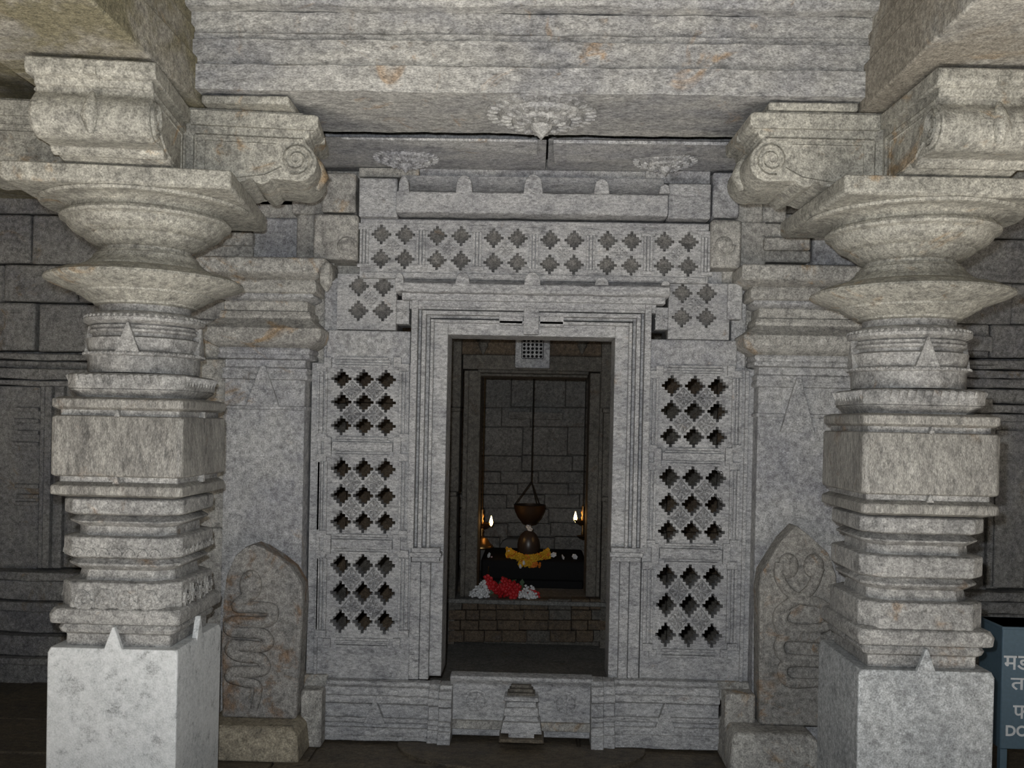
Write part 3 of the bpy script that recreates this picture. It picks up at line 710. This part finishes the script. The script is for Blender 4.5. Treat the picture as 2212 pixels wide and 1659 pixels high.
# masonry above the pilaster capitals
for px, Yf, mt in (((430, 440, 560, 500), 4.99, 'wall'), ((470, 500, 545, 530), 4.93, 'wallw'), ((545, 470, 676, 558), 4.98, 'wall'), ((420, 528, 545, 560), 4.95, 'wallw'),
               ((1640, 420, 1700, 480), 4.93, 'wallw'), ((1648, 482, 1756, 512), 4.90, 'wallw'), ((1652, 512, 1752, 540), 4.86, 'wallw'), ((1652, 540, 1752, 566), 4.89, 'wallw'), ((1756, 482, 1860, 572), 4.92, 'wall')):
    wbox(px, Yf, .2, mt, bevel=.012)
wbox((380, 300, 700, 470), 5.03, .2, 'wallw', bevel=.012); wbox((1640, 300, 1900, 490), 5.03, .2, 'wallw', bevel=.012); wbox((1600, 560, 1960, 600), 5.0, .1, 'wallw')

# ---------------------------------------------------------------- snake stones and their plinths
def smooth_path(pts, n=6):
    P_ = [Vector(p) for p in pts]; out = []
    for i in range(len(P_)-1):
        p0, p1, p2, p3 = P_[max(i-1, 0)], P_[i], P_[i+1], P_[min(i+2, len(P_)-1)]
        for k in range(n):
            t = k/n; out.append(.5*((2*p1)+(p2-p0)*t+(2*p0-5*p1+4*p2-p3)*t*t+(3*p1-p0-3*p2+p3)*t**3))
    return out + [P_[-1]]
def snake_slab(label, outline, Yf, body, rad, heads, mat, zmin=0):
    base = at(outline[0][0], outline[0][1], Yf)
    S = thing('snake_stone', label, 'carved stone', (base.x, Yf+.06, base.z), 'snake-carved stones leaning at the wall')
    q = [(at(x, y, Yf).x, max(zmin, at(x, y, Yf).z)) for x, y in outline]
    obj('slab', rel(M().prism_y(q, Yf, Yf+.13), S), mat, S, .012)
    # raised rim following the outline
    cx = sum(p[0] for p in q)/len(q); czz = sum(p[1] for p in q)/len(q)
    rim = [(cx+(x-cx)*.93, Yf, czz+(z-czz)*.96) for x, z in q[1:-1]]
    obj('rim', rel(M().tube(rim, .012, 6, .6), S), mat, S, 0, 60)
    for bd in body:
        pts = smooth_path([at(x, y, Yf)-Vector((0, .014, 0)) for x, y in bd])
        obj('snake_body', rel(M().tube(pts, [rad*(1-.35*max(0, (i/len(pts)-.8))/.2) for i in range(len(pts))], 10, .75), S), mat, S, 0, 60)
    for hx, hy, w, h in heads:
        c = at(hx, hy, Yf)
        o = M().ball((c.x, Yf-.004, c.z), (w, .032, h), 16, 10)
        hd = obj('snake_hood', rel(o, S), mat, S, 0, 60)
        t = M().ball((c.x, Yf-.022, c.z+h*.75), (w*.32, .022, h*.22), 10, 6)
        obj('snake_head', rel(t, S), mat, hd, 0, 60)
YN = 4.58
ol = [(478, 1592), (478, 1400), (482, 1290), (490, 1240), (508, 1200), (530, 1182), (548, 1176), (568, 1183), (600, 1202), (632, 1228), (652, 1262), (654, 1300), (648, 1420), (640, 1540), (638, 1592)]
snake_slab('pointed stone slab carved with a coiled single-hooded snake, stained brown, beside the pale pillar base', ol, YN,
           [[(541, 1250), (535, 1285), (520, 1300), (515, 1310), (560, 1311), (590, 1316), (586, 1338), (560, 1343), (505, 1342), (496, 1355), (510, 1364), (560, 1366), (578, 1376), (580, 1390), (560, 1396), (510, 1392), (500, 1403), (520, 1416), (560, 1420), (572, 1432), (570, 1446), (540, 1450), (505, 1450), (500, 1462), (530, 1472), (556, 1478), (558, 1500), (550, 1530)]], .029, [(542, 1264, .056, .075)], 'naga2', R(430, 1572, 640, 1655, 4.44)[3])
YN2 = 4.60
orr = [(1640, 1600), (1640, 1420), (1640, 1270), (1646, 1235), (1664, 1205), (1690, 1165), (1720, 1134), (1750, 1158), (1790, 1195), (1806, 1240), (1808, 1420), (1808, 1600)]
snake_slab('pointed stone slab carved with intertwined paired snakes, clean grey, behind the plain-banded pillar', orr, YN2,
           [[(1684, 1215), (1682, 1245), (1700, 1275), (1730, 1294), (1765, 1300), (1790, 1320), (1785, 1350), (1740, 1358), (1700, 1352), (1690, 1335), (1700, 1315)],
            [(1768, 1225), (1755, 1262), (1735, 1285), (1700, 1305), (1680, 1325), (1682, 1352), (1700, 1368), (1770, 1370)],
            [(1780, 1378), (1700, 1374), (1682, 1390), (1686, 1412), (1706, 1422), (1780, 1424)],
            [(1780, 1430), (1710, 1428), (1690, 1440), (1692, 1462), (1712, 1474), (1780, 1472), ]], .026, [(1702, 1222, .050, .062), (1757, 1222, .050, .06)], 'naga', R(1582, 1588, 1770, 1660, 4.46)[3])
def plinth(label, px, Yf, d, mat, square=False):
    x0, x1, z0, z1 = R(*px, Yf)
    o = M().rect_stack([(x0-.015, x1+.015, Yf-.015, Yf+d, .0), (x0, x1, Yf, Yf+d, max(z1-.03, .02)), (x0+.02, x1-.03, Yf+.02, Yf+d, z1)])
    if square: o = M().box(x0, x1, Yf, Yf+d, 0, z1)
    t = obj('plinth_block', o, mat, None, .012); return tag(t, label, 'stone block')
plinth('buff stone block under the single-snake slab at the foot of the left wall', (430, 1572, 640, 1655), 4.44, .34, 'plinth')
plinth('low grey stone block beside the buff block where left moulding begins', (648, 1492, 694, 1606), 4.645, .10, 'wallw', True)
plinth('brown worn stone block under the paired-snake slab', (1582, 1588, 1770, 1660), 4.46, .34, 'wallw')
plinth('upright edge stone ending the right base moulding', (1566, 1500, 1632, 1610), 4.64, .11, 'wallw', True)

# ---------------------------------------------------------------- aisle walls
def aisle(name, label, xs, YA, mold, niche):
    Wl = thing(name, label, 'wall', (0, YA, 0), kind='structure')
    xa, xb = sorted(XP(x, 900, YA) for x in xs)
    obj('wall_core', rel(M().box(xa-.4 if xa < 0 else xa, xb if xa < 0 else xb+.5, YA+.10, YA+.3, 0, 3.1), Wl), 'rough', Wl, 0)
    z = ZP(100 if xa < 0 else 2150, mold[0], YA); rows = [z]
    while rows[-1] < 3.0: rows.append(rows[-1]+RND.uniform(.18, .34))
    rows.append(3.1)
    for a, b in zip(rows[:-1], rows[1:]):
        x = xa-.4 + RND.uniform(-.2, 0)
        lim = xb if xa < 0 else xb+.45; x = x if xa < 0 else xa
        while x < lim-.05:
            w = min(RND.uniform(.35, .75), lim-x); p = RND.uniform(-.03, .02)
            q = [(x+.004, a+.004), (x+w-.004, a+.004+RND.uniform(-.01, .01)), (x+w-.006+RND.uniform(-.01, .01), b-.004), (x+.006, b-.004)]
            obj('stone_block', rel(M().prism_y(q, YA+p, YA+.12), Wl), 'rough', Wl, .014); x += w
    ref = 100 if xa < 0 else 2150
    Z = lambda y, Yf=YA: ZP(ref, y, Yf)
    X0, X1 = (xa-.4, xb) if xa < 0 else (xa, xb+.4)
    for y0, y1, p in mold[1]:
        obj('string_moulding', rel(M().hewn_x([(YA-p, Z(y1)), (YA-p, Z(y0)-.006), (YA-p+.015, Z(y0)), (YA+.12, Z(y0)), (YA+.12, Z(y1))], X0, X1, 36, .005), Wl), 'rough', Wl, .006)
    for px, Yf in niche: pbox('pilaster_strip', px, Yf, .2, 'rough', Wl, .006)
    return Wl
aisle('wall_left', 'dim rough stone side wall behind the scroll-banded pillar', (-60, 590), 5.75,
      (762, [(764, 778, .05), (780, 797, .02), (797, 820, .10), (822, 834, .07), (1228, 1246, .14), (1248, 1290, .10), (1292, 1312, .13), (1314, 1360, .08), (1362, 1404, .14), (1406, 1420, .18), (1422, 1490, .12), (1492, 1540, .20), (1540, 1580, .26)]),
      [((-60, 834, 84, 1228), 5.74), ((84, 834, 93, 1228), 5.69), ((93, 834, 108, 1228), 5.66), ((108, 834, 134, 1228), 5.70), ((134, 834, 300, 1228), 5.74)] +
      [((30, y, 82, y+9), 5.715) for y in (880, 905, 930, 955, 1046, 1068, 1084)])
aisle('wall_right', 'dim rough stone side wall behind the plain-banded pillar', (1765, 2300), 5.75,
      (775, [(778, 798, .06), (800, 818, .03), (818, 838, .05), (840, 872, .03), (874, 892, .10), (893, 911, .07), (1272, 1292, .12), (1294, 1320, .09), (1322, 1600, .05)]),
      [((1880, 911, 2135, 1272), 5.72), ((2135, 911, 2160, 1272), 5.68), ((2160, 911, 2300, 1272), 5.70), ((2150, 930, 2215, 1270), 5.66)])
p = at(2085, 770, 5.66)
for px, Yf in (((2077, 725, 2145, 758), 5.68), ((2075, 778, 2158, 788), 5.62), ((2118, 860, 2146, 890), 5.60)):
    pbox('stone_block', px, Yf, .2, 'rough', bpy.data.objects['wall_right'], .008)

# ---------------------------------------------------------------- ante-chamber, inner doorway and sanctum
YI = 6.50; ZAF = .12
IN = thing('wall_inner', 'dark stone inner wall of the shrine seen through the doorway', 'wall', (0, YI, 0), kind='structure')
def ibox(px, Yf, d, mat='dim', name='stone_block', bevel=.006): return pbox(name, px, Yf, d, mat, IN, bevel)
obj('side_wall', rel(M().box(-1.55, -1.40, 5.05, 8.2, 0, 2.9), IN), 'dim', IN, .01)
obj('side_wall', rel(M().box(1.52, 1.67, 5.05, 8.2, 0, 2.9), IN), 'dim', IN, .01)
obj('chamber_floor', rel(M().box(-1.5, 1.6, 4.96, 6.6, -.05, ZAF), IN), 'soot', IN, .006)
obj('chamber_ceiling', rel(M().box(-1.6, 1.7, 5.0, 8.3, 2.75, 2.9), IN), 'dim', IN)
zpl = ZP(1140, 1292, YI-.02)
# walls either side of the inner door, in courses
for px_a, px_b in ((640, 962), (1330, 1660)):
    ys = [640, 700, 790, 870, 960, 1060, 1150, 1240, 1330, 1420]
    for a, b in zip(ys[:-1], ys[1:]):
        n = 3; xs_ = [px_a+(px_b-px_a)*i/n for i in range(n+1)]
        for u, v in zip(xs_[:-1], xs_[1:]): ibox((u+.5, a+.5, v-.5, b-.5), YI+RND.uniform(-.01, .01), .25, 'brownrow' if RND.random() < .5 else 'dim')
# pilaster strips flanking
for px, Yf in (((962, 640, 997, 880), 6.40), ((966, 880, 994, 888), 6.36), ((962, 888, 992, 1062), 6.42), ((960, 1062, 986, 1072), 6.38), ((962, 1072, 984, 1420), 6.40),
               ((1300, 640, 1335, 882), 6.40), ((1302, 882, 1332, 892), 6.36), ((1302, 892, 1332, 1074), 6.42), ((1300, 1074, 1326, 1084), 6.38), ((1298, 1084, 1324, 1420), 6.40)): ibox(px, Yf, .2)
D2 = thing('door_2', 'inner stone door frame of the dark sanctum with a square carved crest block', 'doorway', (0, YI, 0), kind='structure')
def dbox(px, Yf, d, mat='dim', name='jamb', bevel=.006): return pbox(name, px, Yf, d, mat, D2, bevel)
dbox((998, 800, 1008, 1290), 6.44, .2, name='jamb_band'); dbox((1008, 800, 1034, 1290), 6.46, .3)
dbox((1292, 800, 1300, 1290), 6.44, .2, name='jamb_band'); dbox((1270, 806, 1292, 1290), 6.46, .3)
dbox((1000, 768, 1300, 800), 6.42, .3, name='head'); dbox((1032, 800, 1272, 807), 6.44, .3, 'dim', 'head_band'); dbox((1036, 808, 1270, 814), 6.48, .3, 'dim', 'head_band')
dbox((960, 640, 1335, 768), 6.47, .3, 'brownrow', 'head')
cb = dbox((1113, 732, 1188, 795), 6.36, .2, 'wall', 'crest_block')
xa, xb, za, zb = R(1128, 732, 1173, 774, 6.355)
m = M()
for j in range(5):
    for i in range(5): m.ball((xa+(xb-xa)*(i+.5)/5, 6.357, za+(zb-za)*(j+.5)/5), (.010, .006, .010), 6, 4)
m.box(xa, xb, 6.352, 6.37, za-.004, za); m.box(xa, xb, 6.352, 6.37, zb, zb+.004); m.box(xa-.004, xa, 6.352, 6.37, za, zb); m.box(xb, xb+.004, 6.352, 6.37, za, zb)
obj('crest_carving', rel(m, D2), 'black', cb, 0)
for cx in (1044, 1258):
    c = at(cx, 738, 6.42); obj('lotus_pendant', rel(M().lathe([(.045, c.z+.02), (.045, c.z), (.03, c.z-.01), (.034, c.z-.025), (.012, c.z-.07), (.004, c.z-.085)], c.x, 6.44, 16), D2), 'dim', D2, 0)
# riser under the inner door: individual small stones
RS = thing('riser', 'brown masonry step below the sanctum threshold', 'step', (0, 6.4, 0), kind='structure')
xs0, xs1 = 968, 1312
ry = [1294, 1318, 1340, 1362, 1388]
widths = [[30, 34, 40, 52, 60, 50, 40, 38], [38, 30, 36, 60, 54, 48, 44, 34], [26, 40, 40, 48, 62, 50, 36, 42], [34, 44, 38, 54, 50, 56, 38, 30]]
for a, b, ws in zip(ry[:-1], ry[1:], widths):
    x = xs0
    for w in ws:
        x2 = min(x+w, xs1); pbox('stone', (x+.5, a+.6, x2-.5, b-.6), 6.40+RND.uniform(-.008, .006), .1, RND.choice(['brownrow', 'brownrow', 'dim']), RS, .006); x = x2
xa, xb = XP(960, 1300, 6.4), XP(1322, 1300, 6.4)
obj('threshold', rel(M().box(xa, xb, 6.38, 6.9, zpl-.03, zpl), RS), 'soot', RS, .006)
obj('riser_core', rel(M().box(xa, xb, 6.47, 6.9, .05, zpl-.03), RS), 'dim', RS, 0)
# sanctum room
SR = thing('wall_sanctum', 'soot-dark coursed stone back wall of the sanctum', 'wall', (0, 8.0, 0), kind='structure')
tag(obj('floor_sanctum', M().box(-1.39, 1.51, 6.9, 7.95, .05, zpl-.01), 'soot', None, 0), 'dark stone floor of the sanctum behind the threshold', 'floor', kind='structure')
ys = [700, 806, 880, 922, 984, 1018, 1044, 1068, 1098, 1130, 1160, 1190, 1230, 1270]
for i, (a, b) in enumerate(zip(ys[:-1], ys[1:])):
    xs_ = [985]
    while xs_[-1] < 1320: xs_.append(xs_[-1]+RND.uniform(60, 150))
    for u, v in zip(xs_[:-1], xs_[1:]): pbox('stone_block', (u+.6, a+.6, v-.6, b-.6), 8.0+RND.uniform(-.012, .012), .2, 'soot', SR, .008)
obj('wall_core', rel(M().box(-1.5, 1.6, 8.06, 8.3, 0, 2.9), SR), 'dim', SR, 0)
xa, xb, za, zb = R(1098, 890, 1216, 906, 7.92); obj('stone_shelf', rel(M().prism_x([(7.90, zb), (7.92, za), (8.05, za), (8.05, zb)], xa, xb), SR), 'soot', SR, .006)

# ---------------------------------------------------------------- sanctum furnishings
YL = 7.25
def c_at(px, py, Y=YL): return at(px, py, Y)
x0, x1, zz0, zz1 = R(1040, 1196, 1264, 1290, YL-.2)
PD = thing('linga_pedestal', 'broad black oiled stone pedestal carrying the linga', 'pedestal', ((x0+x1)/2, YL, zpl-.01))
ztp = ZP(1150, 1205, YL-.25)
obj('lower_slab', rel(M().box(x0+.02, x1-.02, YL-.33, YL+.3, zpl-.01, zpl+.07), PD), 'black', PD, .01)
obj('waist', rel(M().box(x0+.09, x1-.05, YL-.3, YL+.28, zpl+.07, ztp-.16), PD), 'black', PD, .01)
obj('top_slab', rel(M().box(x0, x1, YL-.34, YL+.30, ztp-.16, ztp), PD), 'black', PD, .02)
c = c_at(1141, 1200)
LG = tag(obj('linga', M().lathe([(.076, ztp), (.084, ztp+.03), (.085, ztp+.07), (.077, ztp+.11), (.060, ztp+.145), (.034, ztp+.168), (.004, ztp+.177)], c.x, YL, 28), 'linga', None, 0, 60), 'dark brown rounded linga with a white flower on top', 'linga')
zlt = ztp+.177
c = at(1108, 1205, 7.8)
tag(obj('rounded_stone', M().rect_stack([(c.x-.115, c.x+.115, 7.75, 7.82, zpl-.01), (c.x-.115, c.x+.115, 7.75, 7.82, c.z+.02), (c.x-.11, c.x+.11, 7.75, 7.82, c.z+.10), (c.x-.09, c.x+.09, 7.75, 7.82, c.z+.14), (c.x-.05, c.x+.05, 7.755, 7.815, c.z+.165), (c.x-.02, c.x+.02, 7.76, 7.81, c.z+.17)]), 'greyst', None, .012, 60), 'upright grey stone with rounded top standing behind the linga', 'stone')
c = at(1043, 1200, 7.7)
tag(obj('rounded_stone', M().rect_stack([(c.x-.14, c.x+.05, 7.65, 7.74, zpl-.01), (c.x-.14, c.x+.05, 7.65, 7.74, c.z), (c.x-.14, c.x+.03, 7.65, 7.74, c.z+.08), (c.x-.13, c.x-.01, 7.66, 7.73, c.z+.13)]), 'greyst', None, .012, 60), 'dark upright stone with rounded top below the oil lamp with the domed base', 'stone')
# hanging water bowl
c = at(1144, 1092, 7.25); bz = c.z
HB = thing('hanging_bowl', 'dark bronze bowl hung on cords above the linga', 'bowl', (c.x, 7.25, bz))
obj('bowl', M().lathe([(.004, -.150), (.05, -.138), (.09, -.09), (.116, -.035), (.120, 0), (.124, .006), (.116, .008), (.112, -.01), (.06, -.10), (.003, -.13)], n=32), 'bronze', HB, 0, 60)
ap = at(1148, 1040, 7.25)
for an in (math.radians(170), math.radians(-60), math.radians(50)):
    obj('cord', M().tube([(.117*math.cos(an), .117*math.sin(an), .002), (ap.x-c.x, 0, ap.z-bz)], .005, 6), 'chain', HB, 0)
obj('chain', M().tube([(ap.x-c.x, 0, ap.z-bz), (ap.x-c.x+.003, 0, 2.74-bz)], .006, 6), 'chain', HB, 0)
# hanging oil lamps
def oil_lamp(label, px, py, fx, fy, Y, domed):
    c = at(px, py, Y); f = at(fx, fy, Y)
    Lp = thing('oil_lamp', label, 'oil lamp', (c.x, Y, c.z), 'hanging brass oil lamps in the sanctum')
    s_ = 1 if fx > px else -1
    obj('dish', M().lathe([(.012, -.035), (.03, -.028), (.062, -.008), (.068, .006), (.06, .004), (.02, -.012)], n=20), 'brass', Lp, 0, 60)
    obj('spout', M().prism_z([(s_*.05, -.014), (s_*.05, .014), (f.x-c.x, .006), (f.x-c.x, -.006)], -.006, .006), 'brass', Lp, .002)
    obj('stem', M().lathe([(.008, -.10), (.014, -.085), (.008, -.07), (.015, -.05), (.008, -.03)] if domed else [(.006, -.11), (.012, -.10), (.006, -.07), (.008, -.03)], n=12), 'brass', Lp, 0, 60)
    if domed: obj('domed_base', M().lathe([(.086, -.175), (.086, -.16), (.06, -.14), (.045, -.11), (.012, -.095)], n=20), 'brass', Lp, 0, 60)
    else: obj('drip_cup', M().lathe([(.004, -.135), (.02, -.13), (.045, -.115), (.04, -.112), (.006, -.108)], n=16), 'bronze', Lp, 0, 60)
    obj('finial', M().lathe([(.008, -.01), (.014, .02), (.008, .035), (.017, .06), (.008, .08), (.012, .10), (.004, .115)], n=12), 'brass', Lp, 0, 60)
    obj('chain', M().tube([(0, 0, .11), (.002, 0, 2.74-c.z)], .004, 6), 'brass' if domed else 'chain', Lp, 0)
    h = .075
    obj('flame', M().lathe([(.002, f.z-c.z-.03), (.012, f.z-c.z-.015), (.014, f.z-c.z), (.009, f.z-c.z+.022), (.002, f.z-c.z+.048)], f.x-c.x, 0, 12), 'flame', Lp, 0, 60)
    pl = bpy.data.lights.new('flame_light', 'POINT'); pl.energy = .22; pl.color = (1, .55, .22); pl.shadow_soft_size = .02
    lo = bpy.data.objects.new('flame_light', pl); COL.objects.link(lo); lo.parent = Lp; lo.location = (f.x-c.x, -.05, f.z-c.z+.03)
oil_lamp('brass oil lamp with a domed base and small flame, hanging at the left jamb', 1041, 1131, 1061, 1128, 7.0, True)
oil_lamp('slim brass oil lamp with a taller flame, hanging at the right jamb', 1259, 1124, 1243, 1119, 7.0, False)
# flowers
def blossom(r, mat, n=5, name='flower', cup=.5):
    m = M()
    for j in range(n):
        an = 2*math.pi*j/n
        m.ball((r*.55*math.cos(an), r*.55*math.sin(an), r*cup*.3), (r*.42, r*.42, r*.25), 6, 4)
    m.ball((0, 0, r*.25), (r*.35, r*.35, r*.4), 6, 4)
    return m.mesh(name, MT[mat], 60)
BL = {k: blossom(.032, k, 6) for k in ('white', 'pink', 'yellow', 'orange')}
BL['red'] = blossom(.042, 'red', 5, cup=.9)
def flower(kind, px, py, Y, label, group, sc=1.0, tilt=1.1, z=None):
    c = at(px, py, Y); o = link('flower', BL[kind]); o.location = (c.x, Y, z if z is not None else c.z); o.scale = (sc,)*3
    o.rotation_euler = (tilt+RND.uniform(-.3, .3), RND.uniform(-.4, .4), RND.uniform(0, 6)); return tag(o, label, 'flower', group)
flower('white', 1142, 1158, YL, 'white flower on the tip of the linga', 'loose flowers on the pedestal', 1.15, z=zlt+.012)
for px, py, k, lb in ((1057, 1200, 'white', 'white flower at the far left rear of the black pedestal'), (1062, 1208, 'pink', 'pale pink flower at the left front of the black pedestal'),
                      (1100, 1194, 'white', 'white flower at the left end of the marigold garland'), (1196, 1199, 'white', 'white flower on the pedestal right of the garland'),
                      (1241, 1203, 'white', 'white flower near the right corner of the pedestal'), (1215, 1212, 'white', 'cream flower slipping over the front edge of the pedestal')):
    flower(k, px, py, YL-.28, lb, 'loose flowers on the pedestal', .8, z=max(ztp+.01, at(px, py, YL-.28).z) if k != 'pink' else None)
# marigold garland draped round the linga foot
cg = at(1141, 1200, YL); G = thing('marigold_garland', 'yellow and orange marigold garland draped round the foot of the linga', 'garland', (cg.x, YL-.2, ztp))
for j in range(26):
    t = j/25; x = (t-.5)*.30; drop = -.03*math.cos((t-.5)*math.pi)
    for k in range(3):
        o = link('marigold', BL['orange' if (j*3+k) % 7 == 3 else 'yellow'], G); o.location = (x+RND.uniform(-.006, .006), -.07-.085*math.cos((t-.5)*math.pi)+RND.uniform(-.01, .01), .035+drop*1.3+(k-1)*.022); o.scale = (.8,)*3
        o.rotation_euler = (1.1+RND.uniform(-.5, .5), RND.uniform(-.5, .5), RND.uniform(0, 6))
for j in range(6):
    o = link('marigold', BL['orange' if j > 2 else 'yellow'], G); o.location = (-.05+.028*j, -.165, -.035+RND.uniform(-.006, .006)); o.scale = (.8,)*3; o.rotation_euler = (1.4, 0, j)
for x, z in ((-.03, -.02), (-.055, -.045)):
    o = link('white_blossom', BL['white'], G); o.location = (x, -.18, z); o.scale = (.6,)*3; o.rotation_euler = (1.4, 0, 1)
# heap of flowers on the threshold
YT = 6.46
def jasmine(label, px, py, w, h, n):
    c = at(px, py, YT); m = M(); r = random.Random(px)
    for i in range(n):
        a = r.uniform(0, 6.28); q = math.sqrt(r.random()); b = r.random()
        m.ball((w*q*math.cos(a), .06*q*math.sin(a), .008+h*b*(1-q*q*.7)), (.011, .011, .009), 6, 4)
    o = obj('jasmine_heap', m, 'white', None, 0, 60); o.location = (c.x, YT, zpl); return tag(o, label, 'flowers', 'heaps of white jasmine on the threshold', 'stuff')
jasmine('low heap of white jasmine at the left end of the threshold flowers', 1034, 1280, .060, .07, 130)
jasmine('small raised clump of white jasmine behind the left heap', 1044, 1262, .042, .13, 110)
jasmine('heap of white jasmine right of the red flowers on the threshold', 1141, 1284, .065, .085, 140)
reds = [(1053, 1252), (1060, 1262), (1066, 1276), (1076, 1283), (1086, 1284), (1096, 1286), (1108, 1286), (1072, 1268), (1084, 1270), (1095, 1272), (1106, 1274), (1116, 1280), (1088, 1257), (1098, 1262), (1109, 1265), (1079, 1276), (1101, 1280), (1118, 1272), (1148, 1284), (1156, 1286)]
for i, (px, py) in enumerate(reds):
    y = YT-.02+.05*((i*7) % 3)/2
    tail = i >= 18
    lb = ('inner red hibiscus flower of two on the right jasmine heap' if i == 18 else 'outermost red hibiscus flower at the right tip of the threshold offering') if tail else 'red hibiscus flower in the heap on the sanctum threshold'
    flower('red', px, py, y, lb, 'red flowers at the jasmine tip' if tail else 'red flowers heaped on the threshold', .95, 1.2, z=max(at(px, py, y).z, zpl+.02))
# support of leaves beneath the red flowers
m = M(); c = at(1090, 1278, YT)
for i in range(14):
    a = RND.uniform(-.12, .12); z = RND.uniform(.01, .09); d = Vector((RND.uniform(-.5, .5), RND.uniform(-.3, .3), .5)).normalized()*.05
    p = Vector((a, RND.uniform(-.02, .05), z)); n_ = d.cross(Vector((0, 1, 0))).normalized()*.018
    m.add([p, p+d*.5+n_, p+d, p+d*.5-n_], [(0, 1, 2, 3)])
o = obj('leaf_litter', m, 'leaf', None, 0); o.location = (c.x, YT+.03, zpl); tag(o, 'dark green leaves tucked among the red threshold flowers', 'leaves', kind='stuff')
c = at(1054, 1248, 6.62)
st = thing('incense_stick', 'thin incense stick standing behind the white jasmine clump', 'incense', (c.x, 6.62, zpl))
obj('stick', M().tube([(0, 0, 0), (.002, 0, at(1054, 1224, 6.62).z-zpl)], .003, 6), 'brass', st, 0)
obj('holder', M().lathe([(.022, 0), (.022, .006), (.008, .012), (.006, .02)], n=12), 'brass', st, 0)

# ---------------------------------------------------------------- donation box with lettering
YB = 4.20
x0, x1, z0, z1 = R(2165, 1357, 2420, 1622, YB)
x0 = XP(2163, 1490, YB)
DB = thing('donation_box', 'slate-blue painted metal donation box with white lettering beside the plain-banded pillar', 'donation box', (x0+.28, YB+.1, 0))
obj('box_body', rel(M().box(x0, x0+.56, YB, YB+.22, z0, z1), DB), 'blue', DB, .006)
obj('lid_rim', rel(M().box(x0-.004, x0+.564, YB-.004, YB+.224, z1-.012, z1), DB), 'blue', DB, .003)
for dx in (.002, .528):
    for dy in (0, .19): obj('leg', rel(M().box(x0+dx, x0+dx+.03, YB+dy, YB+dy+.03, 0, z0), DB), 'blue', DB, .002)
def letters(body, px0, px1, py0, py1, bold=0.0):
    c_ = bpy.data.curves.new('lettering', 'FONT'); c_.body = body; c_.extrude = .002; c_.offset = bold; c_.resolution_u = 4
    o = bpy.data.objects.new('tmp', c_); COL.objects.link(o); bpy.context.view_layer.update()
    me = bpy.data.meshes.new_from_object(o.evaluated_get(bpy.context.evaluated_depsgraph_get())); bpy.data.objects.remove(o)
    xs_ = [v.co.x for v in me.vertices]; zs_ = [v.co.y for v in me.vertices]
    a, b = XP(px0, (py0+py1)/2, YB), XP(px1, (py0+py1)/2, YB); zt_, zb_ = ZP(px0, py0, YB), ZP(px0, py1, YB)
    sx, sz = (b-a)/(max(xs_)-min(xs_)), (zt_-zb_)/(max(zs_)-min(zs_))
    for v in me.vertices: v.co = Vector((a+(v.co.x-min(xs_))*sx, YB-.001-v.co.z*.5, zb_+(v.co.y-min(zs_))*sz)) - DB.location
    me.materials.clear(); me.materials.append(MT['ink']); link('lettering', me, DB)
letters('मड', 2168, 2226, 1416, 1446, .012)
letters('तां', 2183, 2228, 1456, 1490, .012)
letters('फं', 2188, 2224, 1514, 1552, .012)
letters('DO', 2172, 2220, 1566, 1590, .03)
